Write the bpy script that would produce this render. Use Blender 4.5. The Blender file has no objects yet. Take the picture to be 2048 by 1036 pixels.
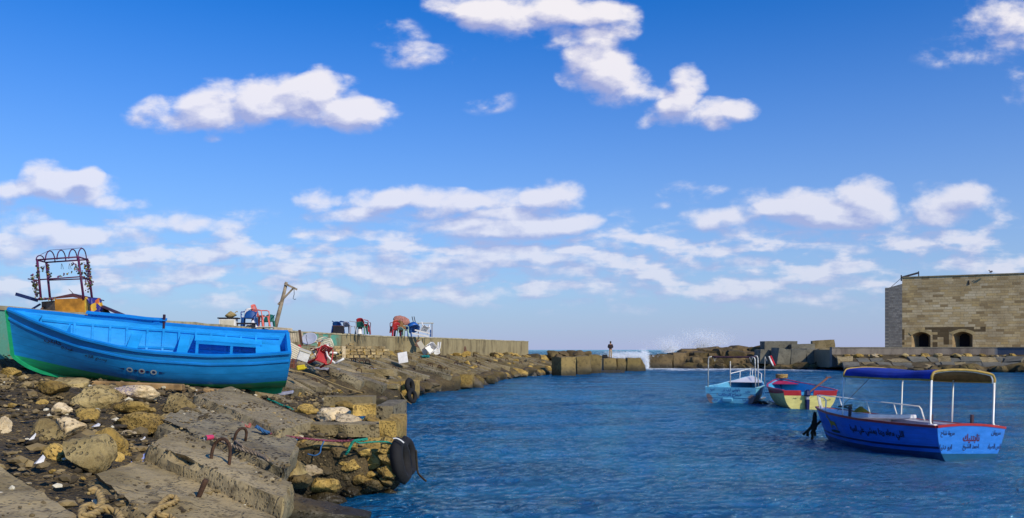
import bpy, bmesh, math, random
import numpy as np
from mathutils import Vector, Matrix, Euler
R = math.radians
random.seed(7)
scene = bpy.context.scene
COL = scene.collection
# ------------------------------------------------------------------ camera
F = 1700.0; CAMH = 2.3; HY = 699.0; CXP = 1024.0
cam = bpy.data.cameras.new('camera'); cam.sensor_width = 36.0; cam.lens = 36.0*F/2048.0
cam.shift_y = (HY-518.0)/2048.0; cam.clip_start = 0.1; cam.clip_end = 20000.0
camo = bpy.data.objects.new('camera', cam); COL.objects.link(camo)
camo.location = (0, 0, CAMH); camo.rotation_euler = (R(90), 0, 0)
scene.camera = camo
scene.view_settings.view_transform = 'Standard'; scene.view_settings.look = 'None'
scene.view_settings.exposure = 0.0; scene.view_settings.gamma = 1.0
# ------------------------------------------------------------------ light
SUN_EL = 33.0; SUN_AZ = 139.0     # azimuth clockwise from +Y (north)
sd = Vector((math.sin(R(SUN_AZ))*math.cos(R(SUN_EL)), math.cos(R(SUN_AZ))*math.cos(R(SUN_EL)), math.sin(R(SUN_EL))))
sl = bpy.data.lights.new('sun', 'SUN'); sl.energy = 4.0; sl.angle = R(0.5); sl.color = (1.0, 0.87, 0.66)
so = bpy.data.objects.new('sun', sl); COL.objects.link(so)
so.rotation_euler = (-sd).to_track_quat('-Z', 'Y').to_euler(); so.location = (20, -20, 30)
world = bpy.data.worlds.new('World'); scene.world = world; world.use_nodes = True
WN = world.node_tree; WN.nodes.clear(); WL = WN.links

def nd(nt, t, **k):
    n = nt.nodes.new(t)
    for a, b in k.items(): setattr(n, a, b)
    return n
def math_(nt, op, a, b=None, c=None, clamp=False):
    n = nt.nodes.new('ShaderNodeMath'); n.operation = op; n.use_clamp = clamp
    for i, v in enumerate((a, b, c)):
        if v is None: continue
        if isinstance(v, (int, float)): n.inputs[i].default_value = v
        else: nt.links.new(v, n.inputs[i])
    return n.outputs[0]
def vmath(nt, op, a, b=None, c=None):
    n = nt.nodes.new('ShaderNodeVectorMath'); n.operation = op
    for i, v in enumerate((a, b, c)):
        if v is None: continue
        if isinstance(v, (tuple, list)): n.inputs[i].default_value = v
        else: nt.links.new(v, n.inputs[i])
    return n.outputs['Value'] if op in ('DOT_PRODUCT', 'LENGTH') else n.outputs[0]

# clouds: each one a soft ellipse in direction space, broken up by noise
CLOUDS = [  # centre x, y, radius x, y (in pixels of the picture's tangent plane), weight
 (352,232,105,38,1.0),(455,212,110,52,1.0),(560,200,95,60,.9),(650,205,100,62,1.0),(722,228,80,42,.95),(632,165,46,34,.8),(420,272,32,12,.45),
 (930,12,90,40,.9),(1040,38,130,48,1.1),(1150,22,90,36,.9),(1215,50,64,56,.85),(1150,92,90,34,.6),(1190,142,84,44,1.1),(1240,175,80,44,.9),(1225,112,60,30,.45),
 (1378,160,44,46,1.0),(1350,195,44,40,.7),(1400,222,110,36,1.1),(1490,216,40,22,.8),(1292,240,26,14,.6),
 (800,78,62,40,.42),(850,112,90,30,.38),(975,205,70,30,.3),
 (2000,70,110,70,.55),(2040,20,110,60,.6),(1900,110,70,36,.25),(2060,180,60,60,.4),
 (10,378,50,28,.9),(95,352,70,45,1.15),(165,372,100,42,1.1),(250,402,60,18,.7),(190,345,40,26,.8),
 (30,430,110,36,.7),(110,465,120,34,1.0),(215,475,130,30,.9),(370,447,75,26,.85),(430,500,52,30,.9),(330,515,130,28,.8),(310,550,120,24,.9),(20,500,80,34,.7),
 (625,388,58,34,1.05),(740,400,80,34,.9),(860,398,110,38,1.05),(1000,405,110,40,.95),(1110,392,70,36,1.0),(690,432,120,20,.7),(880,440,120,26,.7),
 (1060,450,150,36,1.15),(950,470,130,26,.9),(1160,445,60,26,.8),(1210,490,80,20,.8),(760,525,130,34,.95),(900,540,120,34,.9),(1000,510,150,24,.8),(1120,530,110,30,.85),
 (1440,438,76,28,1.1),(1560,400,110,36,.9),(1590,430,100,34,.9),(1690,420,120,50,1.15),(1740,385,62,38,.9),(1650,455,90,18,.7),(1905,405,110,48,1.15),(1870,440,60,20,.5),
 (1390,385,70,24,.5),(1325,408,26,12,.7),(1693,497,80,20,.95),(1380,525,48,22,.8),(1500,528,60,18,.85),(1385,505,26,16,.6),(1920,530,130,26,.8),(1480,572,130,22,.8),(1650,560,130,22,.8),(1290,560,80,24,.7),(1230,585,150,18,.7),(1600,600,200,14,.7),(560,535,110,30,.8),(500,600,200,18,.6),(900,590,220,18,.7),(760,560,120,20,.7),(100,565,150,20,.6),
]
grp = bpy.data.node_groups.new('cloud_density', 'ShaderNodeTree')
grp.interface.new_socket('P', in_out='INPUT', socket_type='NodeSocketVector')
grp.interface.new_socket('D', in_out='OUTPUT', socket_type='NodeSocketFloat')
gi = grp.nodes.new('NodeGroupInput'); go = grp.nodes.new('NodeGroupOutput')
P0 = gi.outputs[0]
wn = nd(grp, 'ShaderNodeTexNoise'); wn.inputs['Scale'].default_value = 9; wn.inputs['Detail'].default_value = 2
wv = vmath(grp, 'MULTIPLY_ADD', P0, (1, 1.8, 1), (0, 0, 0)); grp.links.new(wv, wn.inputs['Vector'])
wo = vmath(grp, 'MULTIPLY_ADD', wn.outputs['Color'], (.05, .028, 0), (-.025, -.014, 0))
PW = vmath(grp, 'ADD', P0, wo)
acc = None
for (cx, cy, rx, ry, w) in CLOUDS:
    u0, v0 = (cx-CXP)/F, (HY-cy)/F; su, sv = F/(rx*1.06), F/(ry*1.04)
    q = vmath(grp, 'MULTIPLY_ADD', PW, (su, sv, 0), (-u0*su, -v0*sv, 0))
    d = vmath(grp, 'DOT_PRODUCT', q, q)
    e = math_(grp, 'SUBTRACT', 1.0, d, clamp=True)
    acc = math_(grp, 'MULTIPLY_ADD', e, w, acc if acc is not None else 0.0)
sep = nd(grp, 'ShaderNodeSeparateXYZ'); grp.links.new(P0, sep.inputs[0])
# low bank of flattened clouds over the horizon
band = math_(grp, 'MULTIPLY', math_(grp, 'SUBTRACT', sep.outputs[1], .035, clamp=True), 25, clamp=True)
band2 = math_(grp, 'SUBTRACT', 1.0, math_(grp, 'MULTIPLY', math_(grp, 'SUBTRACT', sep.outputs[1], .125, clamp=True), 22, clamp=True))
n3 = nd(grp, 'ShaderNodeTexNoise'); n3.inputs['Scale'].default_value = 15; n3.inputs['Detail'].default_value = 6; n3.inputs['Roughness'].default_value = .5
v3 = vmath(grp, 'MULTIPLY_ADD', P0, (1, 3.3, 1), (5.3, 2.2, 0)); grp.links.new(v3, n3.inputs['Vector'])
bb = math_(grp, 'MULTIPLY', math_(grp, 'MULTIPLY', band, band2), math_(grp, 'MULTIPLY', math_(grp, 'SUBTRACT', n3.outputs[0], .36, clamp=True), 4.6, clamp=True))
acc = math_(grp, 'MAXIMUM', acc, math_(grp, 'MULTIPLY', bb, 1.0))
n1 = nd(grp, 'ShaderNodeTexNoise'); n1.inputs['Scale'].default_value = 21; n1.inputs['Detail'].default_value = 9; n1.inputs['Roughness'].default_value = .56; n1.inputs['Distortion'].default_value = .12
v1 = vmath(grp, 'MULTIPLY_ADD', P0, (1, 1.6, 1), (1.7, .3, 0)); grp.links.new(v1, n1.inputs['Vector'])
nn = math_(grp, 'MULTIPLY_ADD', n1.outputs[0], 2.5, -1.36)
keep = math_(grp, 'MULTIPLY', acc, 6.0, clamp=True)
D = math_(grp, 'MULTIPLY_ADD', nn, keep, acc)
grp.links.new(D, go.inputs[0])

tc = nd(WN, 'ShaderNodeTexCoord'); sp = nd(WN, 'ShaderNodeSeparateXYZ'); WL.new(tc.outputs['Generated'], sp.inputs[0])
yy = math_(WN, 'MAXIMUM', sp.outputs[1], .06)
uu = math_(WN, 'DIVIDE', sp.outputs[0], yy); vv = math_(WN, 'DIVIDE', sp.outputs[2], yy)
cb = nd(WN, 'ShaderNodeCombineXYZ'); WL.new(uu, cb.inputs[0]); WL.new(vv, cb.inputs[1])
g1 = nd(WN, 'ShaderNodeGroup'); g1.node_tree = grp; WL.new(cb.outputs[0], g1.inputs[0])
up = vmath(WN, 'ADD', cb.outputs[0], (.010, .017, 0))
g2 = nd(WN, 'ShaderNodeGroup'); g2.node_tree = grp; WL.new(up, g2.inputs[0])
sky = nd(WN, 'ShaderNodeTexSky'); sky.sky_type = 'NISHITA'; sky.sun_disc = False
sky.sun_elevation = R(SUN_EL); sky.sun_rotation = R(SUN_AZ); sky.air_density = 1.0; sky.dust_density = .6; sky.ozone_density = 2.5; sky.altitude = 0
hs = nd(WN, 'ShaderNodeHueSaturation'); hs.inputs['Saturation'].default_value = 1.5; hs.inputs['Hue'].default_value = .505; hs.inputs['Value'].default_value = 1.0
WL.new(sky.outputs[0], hs.inputs['Color'])
tint = nd(WN, 'ShaderNodeMix', data_type='RGBA', blend_type='MULTIPLY'); tint.inputs[0].default_value = 1.0
WL.new(hs.outputs[0], tint.inputs[6]); tint.inputs[7].default_value = (.55, 1.22, 1.60, 1)
# pale air over the horizon
hz = math_(WN, 'POWER', math_(WN, 'SUBTRACT', 1.0, math_(WN, 'MULTIPLY', math_(WN, 'ABSOLUTE', sp.outputs[2]), 2.2, clamp=True)), 1.85)
hmix = nd(WN, 'ShaderNodeMix', data_type='RGBA'); WL.new(math_(WN, 'MULTIPLY', hz, .88), hmix.inputs[0])
WL.new(tint.outputs[2], hmix.inputs[6]); hmix.inputs[7].default_value = (4.3, 4.6, 7.3, 1)
fade = math_(WN, 'MULTIPLY', math_(WN, 'SUBTRACT', sp.outputs[1], .08, clamp=True), 6, clamp=True)
low = math_(WN, 'MULTIPLY', math_(WN, 'SUBTRACT', vv, .012, clamp=True), 28, clamp=True)
al = nd(WN, 'ShaderNodeMapRange', interpolation_type='SMOOTHSTEP'); WL.new(g1.outputs[0], al.inputs[0])
al.inputs[1].default_value = -.02; al.inputs[2].default_value = .98
alpha = math_(WN, 'MULTIPLY', math_(WN, 'MULTIPLY', al.outputs[0], fade), math_(WN, 'MULTIPLY', low, math_(WN, 'MULTIPLY_ADD', hz, -.30, .90)))
dif = math_(WN, 'SUBTRACT', g1.outputs[0], g2.outputs[0])
lit = math_(WN, 'MULTIPLY_ADD', dif, 1.05, .50, clamp=True)
cc = nd(WN, 'ShaderNodeMix', data_type='RGBA'); WL.new(lit, cc.inputs[0])
cc.inputs[6].default_value = (4.0, 4.3, 6.9, 1); cc.inputs[7].default_value = (10.2, 9.6, 9.5, 1)
# clouds near the horizon sink into the air
cw = nd(WN, 'ShaderNodeMix', data_type='RGBA'); WL.new(math_(WN, 'MULTIPLY', hz, .50), cw.inputs[0]); WL.new(cc.outputs[2], cw.inputs[6]); cw.inputs[7].default_value = (4.5, 5.3, 8.2, 1)
fin = nd(WN, 'ShaderNodeMix', data_type='RGBA'); WL.new(alpha, fin.inputs[0]); WL.new(hmix.outputs[2], fin.inputs[6]); WL.new(cw.outputs[2], fin.inputs[7])
bg = nd(WN, 'ShaderNodeBackground'); bg.inputs['Strength'].default_value = .10
wo_ = nd(WN, 'ShaderNodeOutputWorld'); WL.new(fin.outputs[2], bg.inputs['Color']); WL.new(bg.outputs[0], wo_.inputs['Surface'])
world.cycles.sampling_method = 'MANUAL'; world.cycles.sample_map_resolution = 512
scene.cycles.max_bounces = 5; scene.cycles.use_denoising = True

# ------------------------------------------------------------------ helpers
def wp(px, py, D):            # picture direction + distance -> place in the world
    return Vector(((px-CXP)*D/F, D, CAMH+(HY-py)*D/F))
def tag(o, label=None, cat=None, group=None, kind=None):
    if label: o['label'] = label
    if cat: o['category'] = cat
    if group: o['group'] = group
    if kind: o['kind'] = kind
    return o
def root(name, label, cat, loc=(0, 0, 0), rz=0, group=None):
    o = bpy.data.objects.new(name, None); COL.objects.link(o); o.location = loc
    o.empty_display_size = .2
    if isinstance(rz, (int, float)): o.rotation_euler = (0, 0, rz)
    else: o.rotation_euler = rz
    return tag(o, label, cat, group)
def copy_tree(o, parent=None):
    c = o.copy(); COL.objects.link(c)
    if parent is not None: c.parent = parent
    for ch in list(o.children): copy_tree(ch, c)
    return c
class MB:
    def __init__(s): s.v = []; s.f = []; s.m = []
    def add(s, vs, fs, M=None, mi=0):
        b = len(s.v)
        for p in vs:
            p = Vector(p); s.v.append(tuple(M @ p if M else p))
        for f in fs: s.f.append([b+i for i in f]); s.m.append(mi)
        return s
    def box(s, c, d, rot=None, mi=0, taper=1.0):
        x, y, z = d[0]/2, d[1]/2, d[2]/2; t = taper
        vs = [(-x,-y,-z),(x,-y,-z),(x,y,-z),(-x,y,-z),(-x*t,-y*t,z),(x*t,-y*t,z),(x*t,y*t,z),(-x*t,y*t,z)]
        M = Matrix.Translation(c) @ (Euler(rot).to_matrix().to_4x4() if rot else Matrix())
        return s.add(vs, [(3,2,1,0),(4,5,6,7),(0,1,5,4),(1,2,6,5),(2,3,7,6),(3,0,4,7)], M, mi)
    def bar(s, a, b, w, h=None, mi=0):
        a = Vector(a); b = Vector(b); h = h or w; d = b-a; L = d.length
        q = d.to_track_quat('X', 'Z').to_matrix().to_4x4()
        M = Matrix.Translation((a+b)/2) @ q
        x, y, z = L/2, w/2, h/2
        vs = [(-x,-y,-z),(x,-y,-z),(x,y,-z),(-x,y,-z),(-x,-y,z),(x,-y,z),(x,y,z),(-x,y,z)]
        return s.add(vs, [(3,2,1,0),(4,5,6,7),(0,1,5,4),(1,2,6,5),(2,3,7,6),(3,0,4,7)], M, mi)
    def tube(s, pts, r, n=7, closed=False, mi=0):
        pts = [Vector(p) for p in pts]; k = len(pts); rr = r if isinstance(r, (list, tuple)) else [r]*k
        rings = []; up = Vector((0, 0, 1)); prevx = None
        for i, p in enumerate(pts):
            if closed: t = pts[(i+1) % k]-pts[i-1]
            else: t = pts[min(i+1, k-1)]-pts[max(i-1, 0)]
            if t.length < 1e-9: t = Vector((0, 0, 1))
            t.normalize()
            if prevx is None:
                a = up if abs(t.z) < .9 else Vector((1, 0, 0)); x = t.cross(a).normalized()
            else:
                x = (prevx-t*prevx.dot(t)); x = x.normalized() if x.length > 1e-6 else t.orthogonal().normalized()
            prevx = x; y = t.cross(x)
            rings.append([p+(x*math.cos(2*math.pi*j/n)+y*math.sin(2*math.pi*j/n))*rr[i] for j in range(n)])
        vs = [v for rg in rings for v in rg]; fs = []
        m = k if closed else k-1
        for i in range(m):
            for j in range(n):
                a = i*n+j; b = i*n+(j+1) % n; c = ((i+1) % k)*n+(j+1) % n; d = ((i+1) % k)*n+j
                fs.append((a, b, c, d))
        if not closed: fs.append(tuple(range(n-1, -1, -1))); fs.append(tuple((k-1)*n+j for j in range(n)))
        return s.add(vs, fs, None, mi)
    def lathe(s, prof, n=16, M=None, mi=0):
        vs = []; fs = []
        for (r, z) in prof:
            for j in range(n): vs.append((r*math.cos(2*math.pi*j/n), r*math.sin(2*math.pi*j/n), z))
        for i in range(len(prof)-1):
            for j in range(n): fs.append((i*n+j, i*n+(j+1) % n, (i+1)*n+(j+1) % n, (i+1)*n+j))
        return s.add(vs, fs, M, mi)
    def prism(s, poly, z0, z1, M=None, mi=0):
        n = len(poly); vs = [(x, y, z0) for x, y in poly]+[(x, y, z1) for x, y in poly]
        fs = [tuple(range(n-1, -1, -1)), tuple(range(n, 2*n))]+[(i, (i+1) % n, n+(i+1) % n, n+i) for i in range(n)]
        return s.add(vs, fs, M, mi)
    def grid(s, fn, nu, nv, mi=0):
        vs = [fn(i/(nu-1), j/(nv-1)) for i in range(nu) for j in range(nv)]
        return s.add(vs, [(i*nv+j, (i+1)*nv+j, (i+1)*nv+j+1, i*nv+j+1) for i in range(nu-1) for j in range(nv-1)], None, mi)
    def build(s, name, mats, parent=None, smooth=False, bevel=0, solid=0, auto=None):
        me = bpy.data.meshes.new(name); me.from_pydata(s.v, [], s.f)
        if not isinstance(mats, (list, tuple)): mats = [mats]
        for m in mats: me.materials.append(m)
        me.polygons.foreach_set('material_index', s.m)
        bm = bmesh.new(); bm.from_mesh(me); bmesh.ops.recalc_face_normals(bm, faces=bm.faces)
        if bevel: bmesh.ops.bevel(bm, geom=list(bm.edges), offset=bevel, segments=1, affect='EDGES', clamp_overlap=True)
        if solid: 
            bmesh.ops.solidify(bm, geom=list(bm.faces), thickness=solid)
        bm.to_mesh(me); bm.free()
        if smooth: me.polygons.foreach_set('use_smooth', [True]*len(me.polygons))
        me.update()
        if smooth and auto:
            try: me.set_sharp_from_angle(angle=R(auto))
            except Exception: pass
        o = bpy.data.objects.new(name, me); COL.objects.link(o)
        if parent is not None: o.parent = parent
        return o

# lattice noise in numpy
def _h(ix, iy, iz, sd_):
    n = (ix*374761393+iy*668265263+iz*2147483647+sd_*1274126177).astype(np.int64) & 0xffffffff
    n = ((n ^ (n >> 13))*1274126177) & 0xffffffff
    return ((n ^ (n >> 16)) & 0xffff)/65535.0
def vnoise(p, seed=0):
    p = np.asarray(p, float); i = np.floor(p).astype(np.int64); f = p-i; f = f*f*(3-2*f); r = 0
    for dx in (0, 1):
        for dy in (0, 1):
            for dz in (0, 1):
                w = (f[..., 0] if dx else 1-f[..., 0])*(f[..., 1] if dy else 1-f[..., 1])*(f[..., 2] if dz else 1-f[..., 2])
                r = r+w*_h(i[..., 0]+dx, i[..., 1]+dy, i[..., 2]+dz, seed)
    return r*2-1
def fbm(p, o=4, seed=0, g=.5):
    r = 0; a = 1.0; p = np.asarray(p, float)
    for k in range(o): r = r+a*vnoise(p*(2**k), seed+k*17); a *= g
    return r
# ------------------------------------------------------------------ materials
_mc = {}
def base_mat(name):
    m = bpy.data.materials.new(name); m.use_nodes = True
    return m, m.node_tree, m.node_tree.nodes['Principled BSDF']
def mixc(nt, fac, a, b, mode='MIX'):
    n = nt.nodes.new('ShaderNodeMix'); n.data_type = 'RGBA'; n.blend_type = mode
    if isinstance(fac, (int, float)): n.inputs[0].default_value = fac
    else: nt.links.new(fac, n.inputs[0])
    for k, v in ((6, a), (7, b)):
        if isinstance(v, (tuple, list)): n.inputs[k].default_value = (*v[:3], 1)
        else: nt.links.new(v, n.inputs[k])
    return n.outputs[2]
def noise_(nt, scale, detail=5, rough=.55, vec=None, dist=0):
    n = nt.nodes.new('ShaderNodeTexNoise'); n.inputs['Scale'].default_value = scale; n.inputs['Detail'].default_value = detail
    n.inputs['Roughness'].default_value = rough; n.inputs['Distortion'].default_value = dist
    if vec is not None: nt.links.new(vec, n.inputs['Vector'])
    return n.outputs[0]
def vor(nt, scale, vec=None, feat='F1'):
    n = nt.nodes.new('ShaderNodeTexVoronoi'); n.inputs['Scale'].default_value = scale; n.feature = feat
    if vec is not None: nt.links.new(vec, n.inputs['Vector'])
    return n
def ramp(nt, x, a, b, smooth=True):
    n = nt.nodes.new('ShaderNodeMapRange'); n.interpolation_type = 'SMOOTHSTEP' if smooth else 'LINEAR'
    nt.links.new(x, n.inputs[0]); n.inputs[1].default_value = a; n.inputs[2].default_value = b
    return n.outputs[0]
def bump_(nt, bs, h, strength=.5, dist=.02):
    n = nt.nodes.new('ShaderNodeBump'); n.inputs['Strength'].default_value = strength; n.inputs['Distance'].default_value = dist
    nt.links.new(h, n.inputs['Height']); nt.links.new(n.outputs[0], bs.inputs['Normal']); return n
def M(name, col, rough=.6, metal=0, var=.25, vs=4, bump=.15, bs=30, spec=.4):
    if name in _mc: return _mc[name]
    m, nt, b = base_mat(name); tcn = nt.nodes.new('ShaderNodeTexCoord'); v = tcn.outputs['Object']
    d = tuple(c*(1-var) for c in col); l = tuple(min(1, c*(1+var*.5)) for c in col)
    n = noise_(nt, vs, 6, .6, v); nt.links.new(mixc(nt, ramp(nt, n, .3, .7), d, l), b.inputs['Base Color'])
    b.inputs['Roughness'].default_value = rough; b.inputs['Metallic'].default_value = metal
    b.inputs['Specular IOR Level'].default_value = spec
    if bump: bump_(nt, b, noise_(nt, bs, 4, .6, v), bump, .01)
    _mc[name] = m; return m
def wet(nt, col, z0=.12, z1=.42, dark=(.022, .017, .008), strength=.88):
    """tide band: weed and wet stone up to the high water mark"""
    g = nt.nodes.new('ShaderNodeNewGeometry'); s = nt.nodes.new('ShaderNodeSeparateXYZ'); nt.links.new(g.outputs['Position'], s.inputs[0])
    n = noise_(nt, 1.7, 4, .6, g.outputs['Position'])
    z = math_(nt, 'MULTIPLY_ADD', n, -.45, s.outputs[2])
    k = ramp(nt, z, z0-.22, z1-.22)
    w = math_(nt, 'MULTIPLY', math_(nt, 'SUBTRACT', 1.0, k), strength)
    return mixc(nt, w, col, dark), w
def stone_mat(name, c_light, c_mid, c_dark, scale=1.2, pits=.0, pitscale=14, rough=.85, bump=.6, moss=0.0, rnd=.35, z1=.42, crack=0):
    if name in _mc: return _mc[name]
    m, nt, b = base_mat(name); g = nt.nodes.new('ShaderNodeNewGeometry'); v = g.outputs['Position']
    n1_ = noise_(nt, scale, 7, .62, v, .4); n2_ = noise_(nt, scale*5.5, 6, .65, v); n3_ = noise_(nt, scale*.45, 3, .5, v)
    c = mixc(nt, ramp(nt, n1_, .36, .62), c_mid, c_light)
    c = mixc(nt, math_(nt, 'MULTIPLY', ramp(nt, n2_, .52, .70), .75), c, c_dark)
    oi = nt.nodes.new('ShaderNodeObjectInfo')
    k = math_(nt, 'MULTIPLY_ADD', oi.outputs['Random'], rnd*2, 1-rnd)
    cbn = nt.nodes.new('ShaderNodeCombineColor')
    for i in range(3): nt.links.new(k, cbn.inputs[i])
    c = mixc(nt, 1.0, c, cbn.outputs[0], 'MULTIPLY')
    if moss: c = mixc(nt, math_(nt, 'MULTIPLY', ramp(nt, n3_, .45, .62), moss), c, (.16, .115, .02))
    h = n2_
    if pits:
        vz = vor(nt, pitscale, v); pz = math_(nt, 'SUBTRACT', 1.0, ramp(nt, vz.outputs['Distance'], .22, .40))
        msk = math_(nt, 'MULTIPLY', pz, ramp(nt, noise_(nt, scale*1.6, 3, .5, v), .42, .56))
        c = mixc(nt, math_(nt, 'MULTIPLY', msk, pits), c, tuple(x*.12 for x in c_mid))
        h = math_(nt, 'MULTIPLY_ADD', msk, -.8, n2_)
    if crack:
        nz_ = nt.nodes.new('ShaderNodeTexNoise'); nz_.inputs['Scale'].default_value = 3; nz_.inputs['Detail'].default_value = 5; nt.links.new(v, nz_.inputs['Vector'])
        ve = vor(nt, crack, vmath(nt, 'ADD', v, vmath(nt, 'MULTIPLY', nz_.outputs['Color'], (.45, .45, .45))), 'DISTANCE_TO_EDGE')
        kc = math_(nt, 'SUBTRACT', 1.0, ramp(nt, ve.outputs['Distance'], .0, .012)); c = mixc(nt, math_(nt, 'MULTIPLY', kc, .45), c, tuple(x*.3 for x in c_dark)); h = math_(nt, 'MULTIPLY_ADD', kc, -1.2, h)
    c, w = wet(nt, c, z1=z1)
    nt.links.new(c, b.inputs['Base Color'])
    nt.links.new(math_(nt, 'MULTIPLY_ADD', w, -.5, rough), b.inputs['Roughness'])
    hh = math_(nt, 'ADD', math_(nt, 'MULTIPLY', n1_, 1.3), h)
    bump_(nt, b, hh, bump, .05)
    _mc[name] = m; return m
STONE = {
 'ochre': stone_mat('ochre_limestone', (.48,.32,.085), (.28,.175,.038), (.06,.036,.010), 1.9, .3, 26, moss=.25, bump=1.0),
 'grey': stone_mat('grey_limestone', (.36,.275,.12), (.21,.15,.055), (.05,.034,.014), 1.8, .3, 16, bump=1.0),
 'pale': stone_mat('pale_limestone', (.62,.50,.32), (.46,.34,.18), (.13,.085,.04), 2.4, .8, 18),
 'dark': stone_mat('dark_weedy_stone', (.12,.082,.03), (.06,.042,.016), (.02,.014,.007), 1.6, .5, 18, moss=.3),
 'brown': stone_mat('brown_breakwater_stone', (.15,.10,.042), (.08,.054,.022), (.025,.018,.010), .5, .2, 3, z1=.9),
}
CONC = {
 'slab': stone_mat('weathered_concrete', (.34,.265,.14), (.21,.158,.072), (.07,.048,.02), 1.1, .5, 21, moss=.14, bump=.5, rnd=.22, crack=.8),
 'pitted': stone_mat('exposed_aggregate_concrete', (.30,.25,.15), (.195,.155,.085), (.040,.032,.024), 1.2, 1.0, 12, bump=1.0, rnd=.15),
 'sandy': stone_mat('smooth_sandy_concrete', (.29,.23,.125), (.195,.15,.075), (.08,.058,.03), 1.3, .5, 19, moss=.15, bump=.6, rnd=.2, crack=1.1),
 'block': stone_mat('grey_block_concrete', (.165,.155,.12), (.11,.105,.083), (.05,.045,.034), .5, .12, 3, bump=.3, rnd=.12, z1=.9),
 'yblock': stone_mat('tawny_block_concrete', (.25,.175,.06), (.14,.095,.033), (.04,.027,.012), .6, .15, 3, moss=.3, bump=.3, rnd=.14, z1=1.0),
}
def dirt_mat():
    m, nt, b = base_mat('dirt_and_gravel'); g = nt.nodes.new('ShaderNodeNewGeometry'); v = g.outputs['Position']
    a = noise_(nt, 1.2, 8, .65, v); f = noise_(nt, 16, 5, .7, v); vz = vor(nt, 24, v); vb = vor(nt, 7, v)
    c = mixc(nt, ramp(nt, a, .35, .65), (.055,.04,.018), (.14,.10,.045))
    c = mixc(nt, math_(nt, 'MULTIPLY', ramp(nt, f, .5, .68), .7), c, (.028,.021,.012))
    pb = ramp(nt, vz.outputs['Color'], .55, .9)
    c = mixc(nt, math_(nt, 'MULTIPLY', pb, math_(nt, 'SUBTRACT', 1.0, ramp(nt, vz.outputs['Distance'], .2, .5))), c, (.30,.225,.11))
    c, w = wet(nt, c); nt.links.new(c, b.inputs['Base Color']); b.inputs['Roughness'].default_value = .92
    h = math_(nt, 'ADD', math_(nt, 'MULTIPLY', vz.outputs['Distance'], -1.0), math_(nt, 'MULTIPLY_ADD', vb.outputs['Distance'], -.9, f))
    bump_(nt, b, h, 1.0, .06); return m
DIRT = dirt_mat()
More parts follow.
